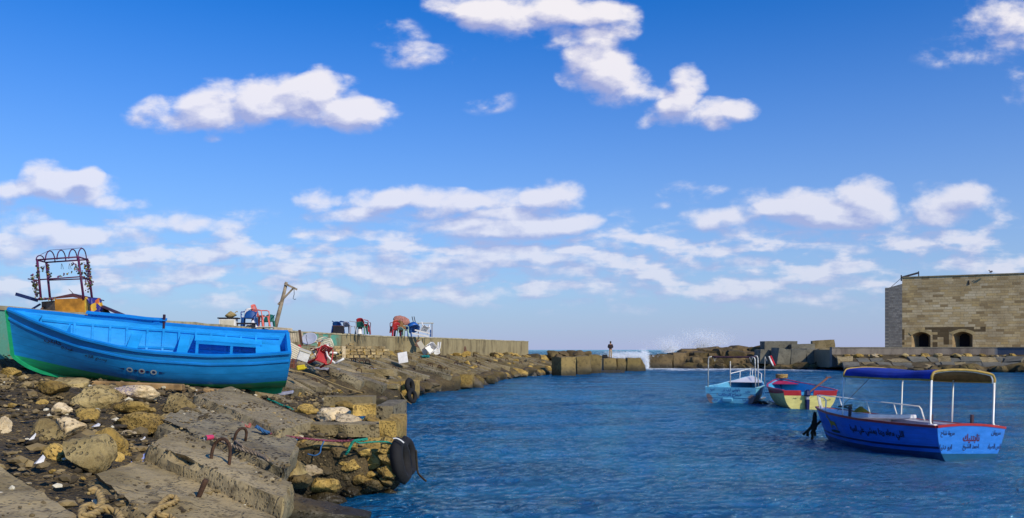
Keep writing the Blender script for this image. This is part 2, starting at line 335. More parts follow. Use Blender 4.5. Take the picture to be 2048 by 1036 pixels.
def water_mat():
    m, nt, b = base_mat('sea_water'); g = nt.nodes.new('ShaderNodeNewGeometry'); v = g.outputs['Position']
    sx = nt.nodes.new('ShaderNodeSeparateXYZ'); nt.links.new(v, sx.inputs[0])
    def vs(a, b_, off=0): return vmath(nt, 'MULTIPLY_ADD', v, (a, b_, 1), (off, off, 0))
    big = noise_(nt, 1.0, 3, .5, vs(.22, .34)); rid = lambda q: math_(nt, 'SUBTRACT', 1.0, math_(nt, 'ABSOLUTE', math_(nt, 'MULTIPLY_ADD', q, 3.2, -1.6)))
    med = rid(noise_(nt, 1.0, 3, .55, vs(1.7, 3.6, 7), .5)); fine = rid(noise_(nt, 1.0, 4, .6, vs(5.0, 10.0, 3), .6))
    h = math_(nt, 'ADD', math_(nt, 'MULTIPLY', med, .46), math_(nt, 'MULTIPLY_ADD', fine, .16, math_(nt, 'MULTIPLY', big, .5)))
    bn = bump_(nt, b, h, 1.0, .40)
    col = mixc(nt, ramp(nt, big, .35, .65), (.0003,.062,.170), (.0006,.118,.295))
    # greener open sea beyond the harbour mouth
    far = ramp(nt, sx.outputs[1], 96, 150)
    col = mixc(nt, far, col, (.004,.075,.115))
    # foam: along the breakwater foot, in the gap and as whitecaps out at sea
    fn = noise_(nt, 1.0, 6, .7, vs(.35, .75, 11), .6)
    line = math_(nt, 'MULTIPLY', ramp(nt, sx.outputs[1], 84, 99), math_(nt, 'SUBTRACT', 1.0, ramp(nt, sx.outputs[1], 112, 122)))
    line = math_(nt, 'MULTIPLY', line, ramp(nt, sx.outputs[0], 13, 17))
    line = math_(nt, 'MULTIPLY', line, math_(nt, 'SUBTRACT', 1.0, math_(nt, 'MULTIPLY', ramp(nt, sx.outputs[0], 30, 38), .75)))
    foam = math_(nt, 'MULTIPLY', line, ramp(nt, math_(nt, 'MULTIPLY_ADD', line, .14, fn), .56, .62))
    br = math_(nt, 'MULTIPLY', ramp(nt, sx.outputs[1], 60, 95), ramp(nt, noise_(nt, 1.0, 4, .6, vs(.5, 1.6, 31)), .60, .70))
    br = math_(nt, 'MULTIPLY', br, math_(nt, 'MULTIPLY', ramp(nt, sx.outputs[0], 8, 22), .35))
    wc = math_(nt, 'MULTIPLY', ramp(nt, noise_(nt, 1.0, 6, .7, vs(.035, .12, 19)), .62, .68), math_(nt, 'MULTIPLY', far, .75))
    foam = math_(nt, 'MAXIMUM', math_(nt, 'MAXIMUM', foam, br), wc)
    col = mixc(nt, foam, col, (.72,.80,.88)); nt.links.new(col, b.inputs['Base Color'])
    nt.links.new(math_(nt, 'MULTIPLY_ADD', foam, .7, .05), b.inputs['Roughness']); b.inputs['IOR'].default_value = 1.33
    b.inputs['Specular IOR Level'].default_value = 0; b.inputs['Roughness'].default_value = 1
    gl = nt.nodes.new('ShaderNodeBsdfGlossy'); gl.inputs['Roughness'].default_value = .05; gl.inputs['Color'].default_value = (.62, .95, 1, 1); nt.links.new(bn.outputs[0], gl.inputs['Normal'])
    fr = nt.nodes.new('ShaderNodeFresnel'); fr.inputs['IOR'].default_value = 2.0; nt.links.new(bn.outputs[0], fr.inputs['Normal'])
    mx = nt.nodes.new('ShaderNodeMixShader'); nt.links.new(math_(nt, 'MULTIPLY', fr.outputs[0], math_(nt, 'SUBTRACT', 1.0, foam)), mx.inputs[0])
    nt.links.new(b.outputs[0], mx.inputs[1]); nt.links.new(gl.outputs[0], mx.inputs[2]); nt.links.new(mx.outputs[0], nt.nodes['Material Output'].inputs['Surface'])
    return m
WATER = water_mat()
# ------------------------------------------------------------------ the shore's plan
WALLP = [(0,-11.7),(18.2,-11.0),(30,-10.85),(44,-10.7),(50.7,-9.66),(58.7,-8.4),(66,-5.7),(80,-2.0),(93.5,1.8)]
ZWP = [(0,2.25),(18,2.1),(57,2.0),(80,1.6),(93.5,1.3)]
EDGEP = [(0,-2.0),(6,-2.5),(10,-3.0),(12,-3.5),(13.25,-3.8),(13.4,-2.35),(14.5,-2.35),(19,-3.3),(20.5,-5.0),(33,-6.4),(34.8,-4.9),(38.6,-4.8),(40,-5.2),(46.6,-4.5),(47.6,-3.2),(51,-2.7),(64,-1.4),(75,2.0),(81,3.6),(93.5,8.0)]
ip = lambda x, T: float(np.interp(x, [a for a, b in T], [b for a, b in T]))
def ground(X, D):
    xw, xe = ip(D, WALLP), ip(D, EDGEP); zw = ip(D, ZWP); ze = .66 if D < 30 else .55
    t = (X-xw)/(xe-xw)
    if t <= 0: return zw
    if t <= 1:
        z = zw+(ze-zw)*t**1.35
        if D < 22:      # hollow the boat lies in
            cap = 1.55-.072*(X+8)+max(0, 15.5-D)*.05+max(0, D-19.6)*.4+max(0, -10.55-X)*1.2
            z = min(z, cap)
        return z
    return max(-.9, ze-(X-xe)*5)
def hit(px, py, dz=0.0, d0=3.5, d1=99):
    D = d0
    while D < d1:
        p = wp(px, py, D)
        if p.z <= ground(p.x, D)+dz: return p
        D += .04
    return wp(px, py, d1)
# ------------------------------------------------------------------ water
def build_water():
    ds = np.concatenate([np.linspace(-30, 6, 12), 6+np.cumsum(np.linspace(.035, .5, 560)), ])
    last = ds[-1]; ds = np.concatenate([ds, np.geomspace(last+3, 9000, 40)])
    us = np.linspace(-1, 1, 520)
    A, Bm = np.meshgrid(ds, us, indexing='ij')
    halfw = np.maximum(np.abs(A), 8)*.78+4
    far = np.clip((A-200)/2000, 0, 1); halfw = halfw*(1+1.2*far)
    X = Bm*halfw; Y = A
    P = np.stack([X*.9, Y*1.3, np.zeros_like(X)], -1)
    fade = np.clip((Y-5)/3, 0, 1)*np.clip((150-Y)/60, 0, 1)
    Z = (fbm(P*.55, 2, 3)*.035+(.5-np.abs(fbm(P*1.7+9.3, 3, 5)))*.055+(.5-np.abs(fbm(P*3.9, 2, 8)))*.020)*fade
    sea = np.clip((Y-112)/60, 0, 1)*np.clip((1500-Y)/900, 0, 1)
    Z = Z+fbm(np.stack([X*.04, Y*.1, X*0], -1), 3, 12)*.30*sea
    n, m = X.shape; co = np.stack([X, Y, Z-.0], -1).reshape(-1, 3)
    i, j = np.meshgrid(np.arange(n-1), np.arange(m-1), indexing='ij'); a = (i*m+j).ravel()
    q = np.stack([a, a+1, a+m+1, a+m], -1)
    me = bpy.data.meshes.new('water'); me.vertices.add(len(co)); me.vertices.foreach_set('co', co.ravel())
    me.loops.add(q.size); me.loops.foreach_set('vertex_index', q.ravel()); me.polygons.add(len(q))
    me.polygons.foreach_set('loop_start', np.arange(len(q))*4); me.polygons.foreach_set('use_smooth', np.ones(len(q), bool))
    me.update(calc_edges=True); me.validate(); me.materials.append(WATER)
    o = bpy.data.objects.new('water', me); COL.objects.link(o); tag(o, kind='structure')
build_water()
# ------------------------------------------------------------------ land
def build_ground():
    ds = np.concatenate([np.arange(.5, 22, .11), np.arange(22, 95.5, .35)]); ts = np.concatenate([np.linspace(-.02, 1, 110), [1.03, 1.06, 1.12]])
    vs = []
    for D in ds:
        xw, xe = ip(min(D, 93.4), WALLP), ip(min(D, 93.4), EDGEP)
        for t in ts:
            X = xw+(xe-xw)*min(t, 1)+max(0, t-1)*3.2
            vs.append((X, D, ground(X, min(D, 93.4))))
    v = np.array(vs); n = fbm(v*1.1, 4, 2)*.085+fbm(v*5, 3, 4)*.03
    t = np.tile(ts, len(ds)); v[:, 2] += n*np.clip((1.02-t)*8, 0, 1)*np.clip(t*10, .3, 1)
    m = len(ts); i, j = np.meshgrid(np.arange(len(ds)-1), np.arange(m-1), indexing='ij'); a = (i*m+j).ravel()
    q = np.stack([a, a+1, a+m+1, a+m], -1)
    me = bpy.data.meshes.new('embankment_ground'); me.from_pydata(v.tolist(), [], q.tolist()); me.materials.append(DIRT)
    me.polygons.foreach_set('use_smooth', [True]*len(me.polygons)); me.update()
    o = bpy.data.objects.new('embankment_ground', me); COL.objects.link(o); tag(o, kind='structure')
build_ground()
ZTOP = 3.18
def wall_mat(name, base=(.30,.245,.13), dark=(.13,.10,.05)):
    m, nt, b = base_mat(name); g = nt.nodes.new('ShaderNodeNewGeometry'); v = g.outputs['Position']
    st = noise_(nt, 1, 6, .65, vmath(nt, 'MULTIPLY_ADD', v, (1.1, 1.1, .3), (0, 0, 0))); a = noise_(nt, .6, 6, .6, v)
    c = mixc(nt, ramp(nt, st, .40, .66), base, dark); c = mixc(nt, math_(nt, 'MULTIPLY', ramp(nt, a, .45, .7), .6), c, tuple(x*1.35 for x in base))
    s = nt.nodes.new('ShaderNodeSeparateXYZ'); nt.links.new(v, s.inputs[0])
    # turquoise paint left on the near stretch and in two patches further along
    near = math_(nt, 'SUBTRACT', 1.0, ramp(nt, s.outputs[1], 21, 24))
    p1 = math_(nt, 'MULTIPLY', ramp(nt, s.outputs[1], 43.0, 44.2), math_(nt, 'SUBTRACT', 1.0, ramp(nt, s.outputs[1], 48, 49.5)))
    patch = math_(nt, 'MAXIMUM', near, math_(nt, 'MULTIPLY', p1, ramp(nt, s.outputs[2], 2.3, 2.7)))
    pn = noise_(nt, 1.3, 5, .65, v)
    c = mixc(nt, math_(nt, 'MULTIPLY', math_(nt, 'MULTIPLY', patch, ramp(nt, pn, .40, .50)), .85), c, (.07, .36, .27))
    nt.links.new(c, b.inputs['Base Color']); b.inputs['Roughness'].default_value = .9
    bump_(nt, b, noise_(nt, 9, 6, .7, v), .5, .03); return m
WALLM = wall_mat('stained_seawall_concrete')
def strip(pts, offs, zs, mb, close=True):
    """profile of (offset, z) swept along plan points given as (x, y)"""
    n = len(pts); rings = []
    for i, (x, y) in enumerate(pts):
        a = pts[max(0, i-1)]; b = pts[min(n-1, i+1)]; t = Vector((b[0]-a[0], b[1]-a[1], 0)).normalized(); nrm = Vector((t.y, -t.x, 0))
        rings.append([(x+nrm.x*o, y+nrm.y*o, z(i) if callable(z) else z) for o, z in zip(offs, zs)])
    k = len(offs); vs = [p for r in rings for p in r]; fs = []
    for i in range(n-1):
        for j in range(k if close else k-1): fs.append((i*k+j, i*k+(j+1) % k, (i+1)*k+(j+1) % k, (i+1)*k+j))
    if close: fs.append(tuple(range(k))); fs.append(tuple((n-1)*k+j for j in range(k)))
    mb.add(vs, fs)
def left_wall():
    Ds = list(np.linspace(1, 93.5, 90)); pts = [(ip(D, WALLP), D) for D in Ds]
    mb = MB(); j = [random.uniform(-.02, .02) for _ in pts]
    strip(pts, [0, 0, -.45, -.45], [lambda i: ip(Ds[i], ZWP)-.9, lambda i: ZTOP-.02+j[i], lambda i: ZTOP+j[i], 0.3], mb)
    r = root('seawall', 'long stained concrete seawall with turquoise paint, running out to the harbour mouth', 'wall', (0, 0, 0))
    mb.build('wall_face', WALLM, r)
    c = MB(); strip(pts, [.03, .03, -.48, -.48], [ZTOP-.03, lambda i: ZTOP+.05+j[i], lambda i: ZTOP+.05+j[i], ZTOP-.03], c)
    c.build('coping', M('pale_coping', (.42,.36,.22), .9, var=.4, vs=2), r)
    # the promenade behind the wall
    p = MB(); P2 = [(x, d) for (x, d) in pts]
    strip(P2, [-.5, -.5, -9, -9], [.4, ZTOP-.12, ZTOP-.12, -1], p)
    o = p.build('promenade_pavement', M('promenade_concrete', (.25,.22,.15), .9, vs=1)); tag(o, kind='structure')
left_wall()
# ------------------------------------------------------------------ stones
def rock_mesh(seed, sub=3, flat=.75, ang=.5, boxy=0, calm=1):
    bm = bmesh.new(); bmesh.ops.create_icosphere(bm, subdivisions=sub, radius=1)
    co = np.array([v.co[:] for v in bm.verts]); rs = np.random.RandomState(seed)
    if boxy:
        b_ = np.sign(co)*np.abs(co)**.42; b_ /= np.abs(b_).max(1, keepdims=True); co = co*(1-boxy)+b_*boxy*.85
    for _ in range(11):                                   # knock flats onto it
        n = rs.normal(size=3); n /= np.linalg.norm(n); d = rs.uniform(.55, .86) if calm == 1 else rs.uniform(.85, 1.15); s = co @ n
        k = s > d; co[k] -= np.outer((s[k]-d)*.93, n)
    nn = fbm(co*1.1+seed*3.7, 4, seed); co = co*(1+.13*calm*nn[:, None]); nn = fbm(co*3.3+seed, 4, seed+5, .6); rd = .12-np.abs(fbm(co*1.9+seed*1.3, 3, seed+9)); co = co*(1+.06*calm*nn[:, None]+.10*calm*rd[:, None])
    co[:, 2] *= flat
    lo, hi = co.min(0), co.max(0); co = (co-(lo+hi)/2)/((hi-lo)/2)
    for v, c in zip(bm.verts, co): v.co = c
    me = bpy.data.meshes.new('boulder'); bm.to_mesh(me); bm.free()
    me.polygons.foreach_set('use_smooth', [True]*len(me.polygons))
    try: me.set_sharp_from_angle(angle=R(32))
    except Exception: pass
    return me
SM = {}
def smesh(kind, tone, k):
    key = (kind, tone, k)
    if key not in SM:
        me = rock_mesh(100+k, 4 if kind == 'near' else 3, boxy=1.0 if kind == 'blocky' else .75 if (kind == 'far' and k % 3) else 0, calm=.45 if kind == 'blocky' else 1); me.materials.append(STONE[tone]); SM[key] = me
    return SM[key]
def put_rock(c, size, tone, label, group=None, rot=None, kind='near', k=None, name='boulder', cat='boulder'):
    me = smesh(kind, tone, random.randrange(9) if k is None else k)
    o = bpy.data.objects.new(name, me); COL.objects.link(o); o.location = c; o.scale = (size[0]/2, size[1]/2, size[2]/2)
    o.rotation_euler = rot or (random.uniform(-.12, .12), random.uniform(-.12, .12), random.uniform(-.5, .5))
    return tag(o, label, cat, group)
def prock(px, py, w, h, tone, label, group='boulders below the beached boat', dep=1.0, k=None, rot=None, sink=.30):
    p = hit(px, py+h*.38); D = p.y
    sx, sz = w*D/F*1.05, h*D/F*1.08
    c = wp(px, py, D); c.y += sx*.2
    return put_rock(c, (sx, (sx+sz)*.55*dep, sz), tone, label, group, k=k, rot=rot)
NEAR = [
 (17,749,40,27,'ochre','ochre boulder at the left edge of the picture, level with the boat keel'),
 (98,778,70,32,'ochre','yellow patched boulder under the green forefoot of the beached boat'),
 (130,770,80,28,'grey','flat grey boulder just right of the green bow bottom'),
 (180,800,98,54,'grey','big rounded grey boulder in front of the long timber'),
 (352,808,64,42,'grey','lumpy grey boulder right of the rock with blue paint'),
 (262,820,92,34,'ochre','low ochre boulder directly below the rock with blue paint'),
 (272,848,102,50,'ochre','broad ochre boulder with a white stone leaning on it'),
 (120,820,38,28,'pale','small pale pitted stone above the pinkish white one'),
 (134,858,66,46,'pale','pinkish white pitted boulder, palest of the foreground boulders'),
 (168,832,48,34,'ochre','brown stone squeezed between the big rounded grey boulder and the pale one'),
 (4,853,26,38,'pale','pale block cut by the left edge of the picture'),
 (88,862,66,44,'grey','dull grey boulder left of the pinkish white boulder'),
 (108,908,50,40,'ochre','yellow pitted stone leaning on the big furrowed boulder'),
 (170,915,88,78,'grey','largest furrowed grey boulder above the bottom concrete slabs'),
 (217,885,56,56,'ochre','tall ochre boulder right of the furrowed one'),
 (255,868,30,15,'pale','small white squared stone in front of the broad ochre boulder'),
 (218,918,44,24,'ochre','low ochre stone at the foot of the tall ochre boulder'),
 (250,911,20,19,'ochre','small yellow stone beside the blue and white litter'),
 (37,916,18,11,'ochre','small ochre pebble on the dark gravel near the left edge'),
 (165,957,10,8,'ochre','tiny yellow stone below the furrowed boulder'),
 (47,732,34,12,'dark','dark low stone between seawall and bow'),
 (20,812,22,11,'ochre','small ochre stone on the gravel slope at far left'),
 (82,806,24,14,'ochre','small ochre stone on the gravel above the pitted pale stone'),
 (330,838,34,20,'grey','grey stone in the gap between broad ochre boulder and pitted slab'),
 (105,943,16,9,'ochre','little ochre stone on the edge of the bottom left slab'),
 (228,775,16,10,'dark','dark stone wedged under the left end of the timber'),
]
for (px, py, w, h, tone, lab) in NEAR: prock(px, py, w, h, tone, lab)
# rock with blue paint strokes
def paint_rock():
    m = STONE['pale'].copy(); m.name = 'limestone_with_blue_paint'; nt = m.node_tree; b = nt.nodes['Principled BSDF']
    src = b.inputs['Base Color'].links[0].from_socket; g = nt.nodes.new('ShaderNodeTexCoord'); v = g.outputs['Object']
    n = noise_(nt, 3.2, 3, .7, v, 2.2); k = math_(nt, 'MULTIPLY', math_(nt, 'ABSOLUTE', math_(nt, 'SUBTRACT', n, .5)), 14, clamp=True)
    s = nt.nodes.new('ShaderNodeSeparateXYZ'); nt.links.new(v, s.inputs[0])
    k = math_(nt, 'MULTIPLY', math_(nt, 'SUBTRACT', 1.0, k), math_(nt, 'SUBTRACT', 1.0, ramp(nt, s.outputs[0], .0, .45)))
    nt.links.new(mixc(nt, k, src, (.012, .03, .22)), b.inputs['Base Color'])
    o = prock(262, 790, 100, 38, 'pale', 'pale boulder scribbled with dark blue paint, under the timber')
    o.data = o.data.copy(); o.data.materials.clear(); o.data.materials.append(m); o.rotation_euler = (0, 0, .1)
paint_rock()
# ------------------------------------------------------------------ slabs
def worn_box(name, corners, th, mat, parent=None, wear=.03, seed=0, res=.16):
    """corners: 4 top points in order; a thick slab with chipped edges"""
    c = [Vector(p) for p in corners]; n = (c[1]-c[0]).cross(c[3]-c[0]).normalized()
    if n.z < 0: n = -n
    L1 = (c[1]-c[0]).length; L2 = (c[3]-c[0]).length
    nu = max(2, min(60, int(L1/res)+1)); nv = max(2, min(40, int(L2/res)+1)); nw = max(2, int(th/res)+1)
    mb = MB()
    def top(u, v): return c[0].lerp(c[1], u).lerp(c[3].lerp(c[2], u), v)
    def f(u, v, w):
        return top(u, v)-n*th*w
    mb.grid(lambda a, b: f(a, b, 0), nu, nv); mb.grid(lambda a, b: f(a, b, 1), nu, nv)
    mb.grid(lambda a, b: f(a, 0, b), nu, nw); mb.grid(lambda a, b: f(a, 1, b), nu, nw)
    mb.grid(lambda a, b: f(0, a, b), nv, nw); mb.grid(lambda a, b: f(1, a, b), nv, nw)
    me = bpy.data.meshes.new(name); me.from_pydata(mb.v, [], mb.f); bm = bmesh.new(); bm.from_mesh(me)
    bmesh.ops.remove_doubles(bm, verts=bm.verts, dist=.004); bmesh.ops.recalc_face_normals(bm, faces=bm.faces); bm.normal_update()
    P = np.array([v.co[:] for v in bm.verts]); nz = fbm(P*2.3+seed, 3, seed); nf = fbm(P*9+seed, 2, seed+3)
    ctr = P.mean(0)
    for i, v in enumerate(bm.verts):
        edge = len({tuple(round(x, 1) for x in f_.normal) for f_ in v.link_faces}) > 1
        d = nz[i]*wear*.5+nf[i]*wear*.25
        if edge:
            dirc = (Vector(ctr)-v.co).normalized(); v.co += dirc*(wear*.7+max(0, nz[i]+.1)*wear*2.6+abs(nf[i])*wear)
        else: v.co += v.normal*d
    bm.to_mesh(me); bm.free(); me.materials.append(mat)
    me.polygons.foreach_set('use_smooth', [True]*len(me.polygons))
    try: me.set_sharp_from_angle(angle=R(38))
    except Exception: pass
    o = bpy.data.objects.new(name, me); COL.objects.link(o)
    if parent: o.parent = parent
    return o
RUST = M('rusty_iron', (.085,.045,.028), .85, .3, var=.6, vs=14, bump=.6, bs=60)
def loop_iron(parent, base, w, h, r=.02, yaw=0, lean=0):
    mb = MB(); pts = []
    for k in range(13):
        a = math.pi*k/12; pts.append((math.cos(a)*w/2, 0, h*.35+math.sin(a)*h*.65))
    pts = [(w/2*1.02, 0, -.08)]+pts+[(-w/2*1.02, 0, -.08)]
    Mx = Matrix.Translation(base) @ Euler((lean, 0, yaw)).to_matrix().to_4x4()
    mb.tube([Mx @ Vector(p) for p in pts], r, 7); return mb.build('lifting_loop', RUST, parent, smooth=True)
def pxslab(pts, dz, th, mat, label, wear=.03, seed=0, res=.1):
    def plane(px, py):      # foreshore plane: 0.66 at the edge, rising .2 per metre to the left
        u, v = (px-CXP)/F, (HY-py)/F; D = (.66-.60+dz-CAMH)/(v+.2*u); return wp(px, py, D)
    c = [plane(px, py) for px, py in pts]
    # make the fourth corner agree with the other three so the top is flat
    r = root('concrete_slab', label, 'concrete slab', (0, 0, 0)); ctr = sum(c, Vector())/4; r.location = ctr
    o = worn_box('slab_body', [p-ctr for p in c], th, mat, r, wear, seed, res); return r, c
SL = {}
SL['A'] = pxslab([(-60, 893), (205, 1056), (60, 1330), (-420, 1010)], .20, .45, CONC['slab'], 'smooth grey concrete slab filling the bottom left corner', .04, 1, .07)
SL['B'] = pxslab([(300, 908), (612, 1062), (440, 1150), (176, 950)], .17, .45, CONC['slab'], 'grey concrete slab lying along the bottom edge, with a leaning iron stub', .05, 2, .07)
SL['C'] = pxslab([(352, 856), (592, 966), (572, 1000), (292, 885)], .36, .42, CONC['slab'], 'raised concrete slab with pitted flank and an iron loop holding a rope', .05, 3, .07)
SL['D'] = pxslab([(420, 792), (600, 884), (572, 940), (312, 838)], .24, .40, CONC['pitted'], 'rough slab of bare dark aggregate above the slab with the iron loop', .07, 4, .07)
SL['E'] = pxslab([(462, 772), (632, 842), (560, 862), (385, 790)], .34, .32, CONC['sandy'], 'smooth sandy slab under the stern of the beached boat', .03, 5)
# weedy slab tipped into the water at the corner
r = root('concrete_slab', 'dark weedy slab tipped into the water at the foot of the stone pier', 'concrete slab', (0, 0, 0))
p = [wp(560, 980, 11.2), wp(748, 1022, 11.7), wp(735, 1032, 11.35), wp(560, 1012, 10.7)]; ctr = sum(p, Vector())/4; r.location = ctr
worn_box('slab_body', [q-ctr for q in p], .5, STONE['dark'], r, .04, 9, .09)
def on_slab(key, px, py): 
    c = SL[key][1]; n = (c[1]-c[0]).cross(c[3]-c[0]).normalized(); d0 = c[0]
    o = Vector((0, 0, CAMH)); d = wp(px, py, 1)-o; t = (d0-o).dot(n)/d.dot(n); return o+d*t
def iron(px, py, key, w, h, r, yaw=0, lean=0):
    R_ = SL[key][0]; b = on_slab(key, px, py)-R_.location; return loop_iron(R_, b, w, h, r, yaw, lean)
iron(440, 925, 'C', .24, .26, .019, R(-18), R(-10))
iron(480, 880, 'D', .20, .17, .02, R(60), R(15))
mb = MB(); b = on_slab('B', 396, 994)-SL['B'][0].location
mb.tube([b+Vector((-.03, 0, -.08)), b+Vector((.02, 0, .03)), b+Vector((.07, 0, .15)), b+Vector((.085, 0, .17))], [.022, .026, .03, .024], 7); mb.build('iron_stub', RUST, SL['B'][0], smooth=True)
# the terraces of slabs running down to the water further along
slab_names = []
def far_slabs():
    D = 21.5; k = 0
    while D < 92:
        w = random.uniform(.75, 1.5)*(1+.004*D); xw, xe = ip(D, WALLP), ip(D, EDGEP); span = xe-xw
        skew = -min(2.4, span*.35)
        t0 = random.uniform(.18, .38); t1 = random.uniform(.88, .99)
        if D < 34 and D > 20: t0 = .3
        rows = [(t0, t1)] if random.random() < .6 else [(t0, (t0+t1)/2-.03), ((t0+t1)/2+.02, t1)]
        for (a, b) in rows:
            xa, xb = xw+span*a, xw+span*b; ya, yb = D, D+skew*(b-a)
            za = ground(xa, min(D, 93))+.10+random.uniform(0, .30); zb = ground(min(xb, xe-.02), min(D, 93))+.04+random.uniform(-.02, .30)
            ww = w*random.uniform(.68, .92); j = lambda s=.1: random.uniform(-s, s)
            c = [Vector((xa+j(), ya+j(), za+j(.04))), Vector((xb+j(), yb+j(), zb+j(.04))), Vector((xb+j(), yb+ww+j(), zb+j(.04))), Vector((xa+j(), ya+ww+j(), za+j(.04)))]
            ctr = sum(c, Vector())/4
            zone = 'behind the stern of the beached boat' if D < 33 else 'between the brick stack and the moored tyres' if D < 46 else 'below the white panel on the slope' if D < 60 else 'near the far end of the seawall'
            r = root('concrete_slab', 'sloping concrete slab running down to the water '+zone, 'concrete slab', ctr, 0, 'sloping slabs '+zone)
            mat = CONC[random.choice(['slab', 'slab', 'sandy', 'pitted'] if D < 60 else ['slab', 'sandy'])]
            worn_box('slab_body', [q-ctr for q in c], random.uniform(.34, .5), mat, r, .06, k, .22 if D < 45 else .4)
            if random.random() < .55:
                for _ in range(random.choice([1, 1, 2])):
                    u = random.uniform(.25, .9); v = random.uniform(.2, .8)
                    q = c[0].lerp(c[1], u).lerp(c[3].lerp(c[2], u), v)-ctr
                    loop_iron(r, q, .22, .16, .014+.0002*D, random.uniform(-.5, 1.2), random.uniform(-.4, .4))
            k += 1
        D += w*random.uniform(.92, 1.08)
far_slabs()
# ------------------------------------------------------------------ stones of the near pier (built up by hand)
PIER = [  # px, py, w, h, D, tone, label
 (744,900,90,40,13.9,'ochre','large oval ochre stone under the green rope at the pier corner'),
 (727,927,54,36,13.7,'ochre','wedge shaped stone second from top at the pier corner'),
 (768,925,46,34,13.9,'ochre','squarish stone beside the tyres, below the large oval stone'),
 (724,964,66,44,13.5,'ochre','big bottom stone of the pier standing in the water'),
 (768,962,52,46,13.8,'dark','dark stone at the waterline behind the tyres'),
 (757,984,40,16,13.6,'dark','low wet stone right at the pier foot'),
 (636,892,82,24,13.4,'grey','flat grey stone hanging over the dark recess of the pier'),
 (624,918,80,46,13.7,'dark','dark weedy stone deep in the pier face'),
 (676,938,84,84,13.8,'dark','big dark block in the middle of the pier face'),
 (620,946,44,26,12.8,'pale','pale pitted stone lying at the foot of the pier'),
 (590,940,34,30,12.3,'grey','grey and white stone beside the end of the iron loop slab'),
 (648,976,56,32,12.6,'ochre','ochre stone just above the tipped weedy slab'),
 (598,965,44,26,12.0,'dark','dark stone between the slab end and the pale pitted stone'),
 (568,854,42,30,14.6,'ochre','yellow stone at the left end of the pier top'),
 (606,858,44,30,14.7,'ochre','pitted yellow stone second from the left on the pier top'),
 (764,869,50,34,14.6,'ochre','rough stone on the pier top corner above the oval stone'),
 (664,829,62,26,16.2,'pale','white crusted stone in the middle of the pier top'),
 (612,822,44,24,16.8,'ochre','small ochre stone left of the white crusted one'),
 (690,812,40,18,18.0,'ochre','low ochre stone behind the white crusted stone'),
 (697,838,60,12,15.6,'pale','thin pale stone under the cut sandstone block'),
 (742,842,32,22,15.6,'ochre','small pale yellow stone at the right of the pier top'),
 (700,985,40,20,13.2,'dark','small black stone awash at the pier foot'),
 (580,1010,60,40,11.4,'dark','dark stone under the end of the raised slab'),
 (650,1004,70,40,12.6,'dark','black wet stone in the shadow behind the tipped slab'),
]
for (px, py, w, h, D, tone, lab) in PIER:
    c = wp(px, py, D); sx, sz = w*D/F*1.12, h*D/F*1.2; c.y += sx*.25
    put_rock(c, (sx, max(.45, sx*.8), sz), tone, lab, 'stones of the near pier')
def ashlar(name, px0, px1, py0, py1, D, dep, mat, label, cat='stone block', group=None, rz=0, tilt=0, wear=.02, res=.12):
    a = wp(px0, py1, D); b = wp(px1, py0, D); w, h = b.x-a.x, b.z-a.z
    r = root(name, label, cat, ((a.x+b.x)/2, D+dep/2, a.z), (tilt, 0, rz), group)
    worn_box('block_body', [(-w/2, -dep/2, h), (w/2, -dep/2, h), (w/2, dep/2, h), (-w/2, dep/2, h)], h, mat, r, wear, int(px0), res)
    return r
ashlar('stone_block', 702, 752, 808, 833, 15.9, .42, STONE['ochre'], 'cut yellow sandstone block on the pier top', rz=.05)
ashlar('concrete_beam', 590, 764, 848, 876, 14.3, .7, CONC['slab'], 'long flat concrete beam capping the near pier', 'concrete beam', rz=-.02, wear=.05)
ashlar('concrete_beam', 645, 748, 793, 812, 18.8, .5, CONC['slab'], 'grey concrete beam at the back of the near pier', 'concrete beam', rz=.03)
ashlar('stone_block', 746, 786, 812, 846, 16.2, 2.2, CONC['pitted'], 'concrete block at the outer edge of the pier top', rz=0)
ashlar('stone_block', 756, 792, 840, 893, 14.3, 1.6, STONE['ochre'], 'tall ochre block at the pier corner behind the tyres', rz=0, wear=.05)
# smaller stones packed between the big ones
random.seed(5)
for i in range(46):
    px = random.uniform(600, 785); py = random.uniform(886, 985) if px > 690 else random.uniform(886, 960); D = 13.45+random.uniform(-.1, .12); s = random.uniform(18, 34)*D/F
    tone = 'ochre' if px > 700 and random.random() < .65 else random.choice(['dark', 'dark', 'ochre'])
    put_rock(wp(px, py, D), (s*1.3, s, s*.8), tone, ('ochre' if tone == 'ochre' else 'dark')+' filler stone packed into the face of the near pier', tone+' filler stones of the near pier')
# second pier with stepped beams
for (a, b_, c_, d_, D, dep, mt, lab) in [
  (700, 800, 762, 804, 36.4, 2.6, CONC['yblock'], 'lower wall of the second pier, stepped concrete beam in the water'),
  (800, 829, 762, 803, 37.0, 2.4, STONE['ochre'], 'outer end block of the second pier where the rope is tied'),
  (690, 745, 747, 768, 36.0, .8, CONC['sandy'], 'sand coloured beam on the left of the second pier'),
  (742, 796, 769, 779, 35.6, .8, CONC['slab'], 'short concrete beam in the middle of the second pier'),
  (700, 792, 738, 752, 38.2, 1.0, CONC['slab'], 'back beam on top of the second pier'),
  (690, 760, 774, 800, 34.9, .8, STONE['dark'], 'dark weedy base block of the second pier')]:
    ashlar('concrete_beam', a, b_, c_, d_, D, dep, mt, lab, 'concrete beam', 'beams of the second pier', wear=.05, res=.25)
for (a, b_, c_, d_, D, dep, mt, lab) in [
  (862, 920, 752, 779, 47.6, 2.6, CONC['yblock'], 'tawny block wall of the third pier'),
  (918, 946, 748, 776, 48.6, 2.4, STONE['ochre'], 'rough ochre end block of the third pier')]:
    ashlar('concrete_beam', a, b_, c_, d_, D, dep, mt, lab, 'concrete beam', 'blocks of the third pier', wear=.07, res=.3)
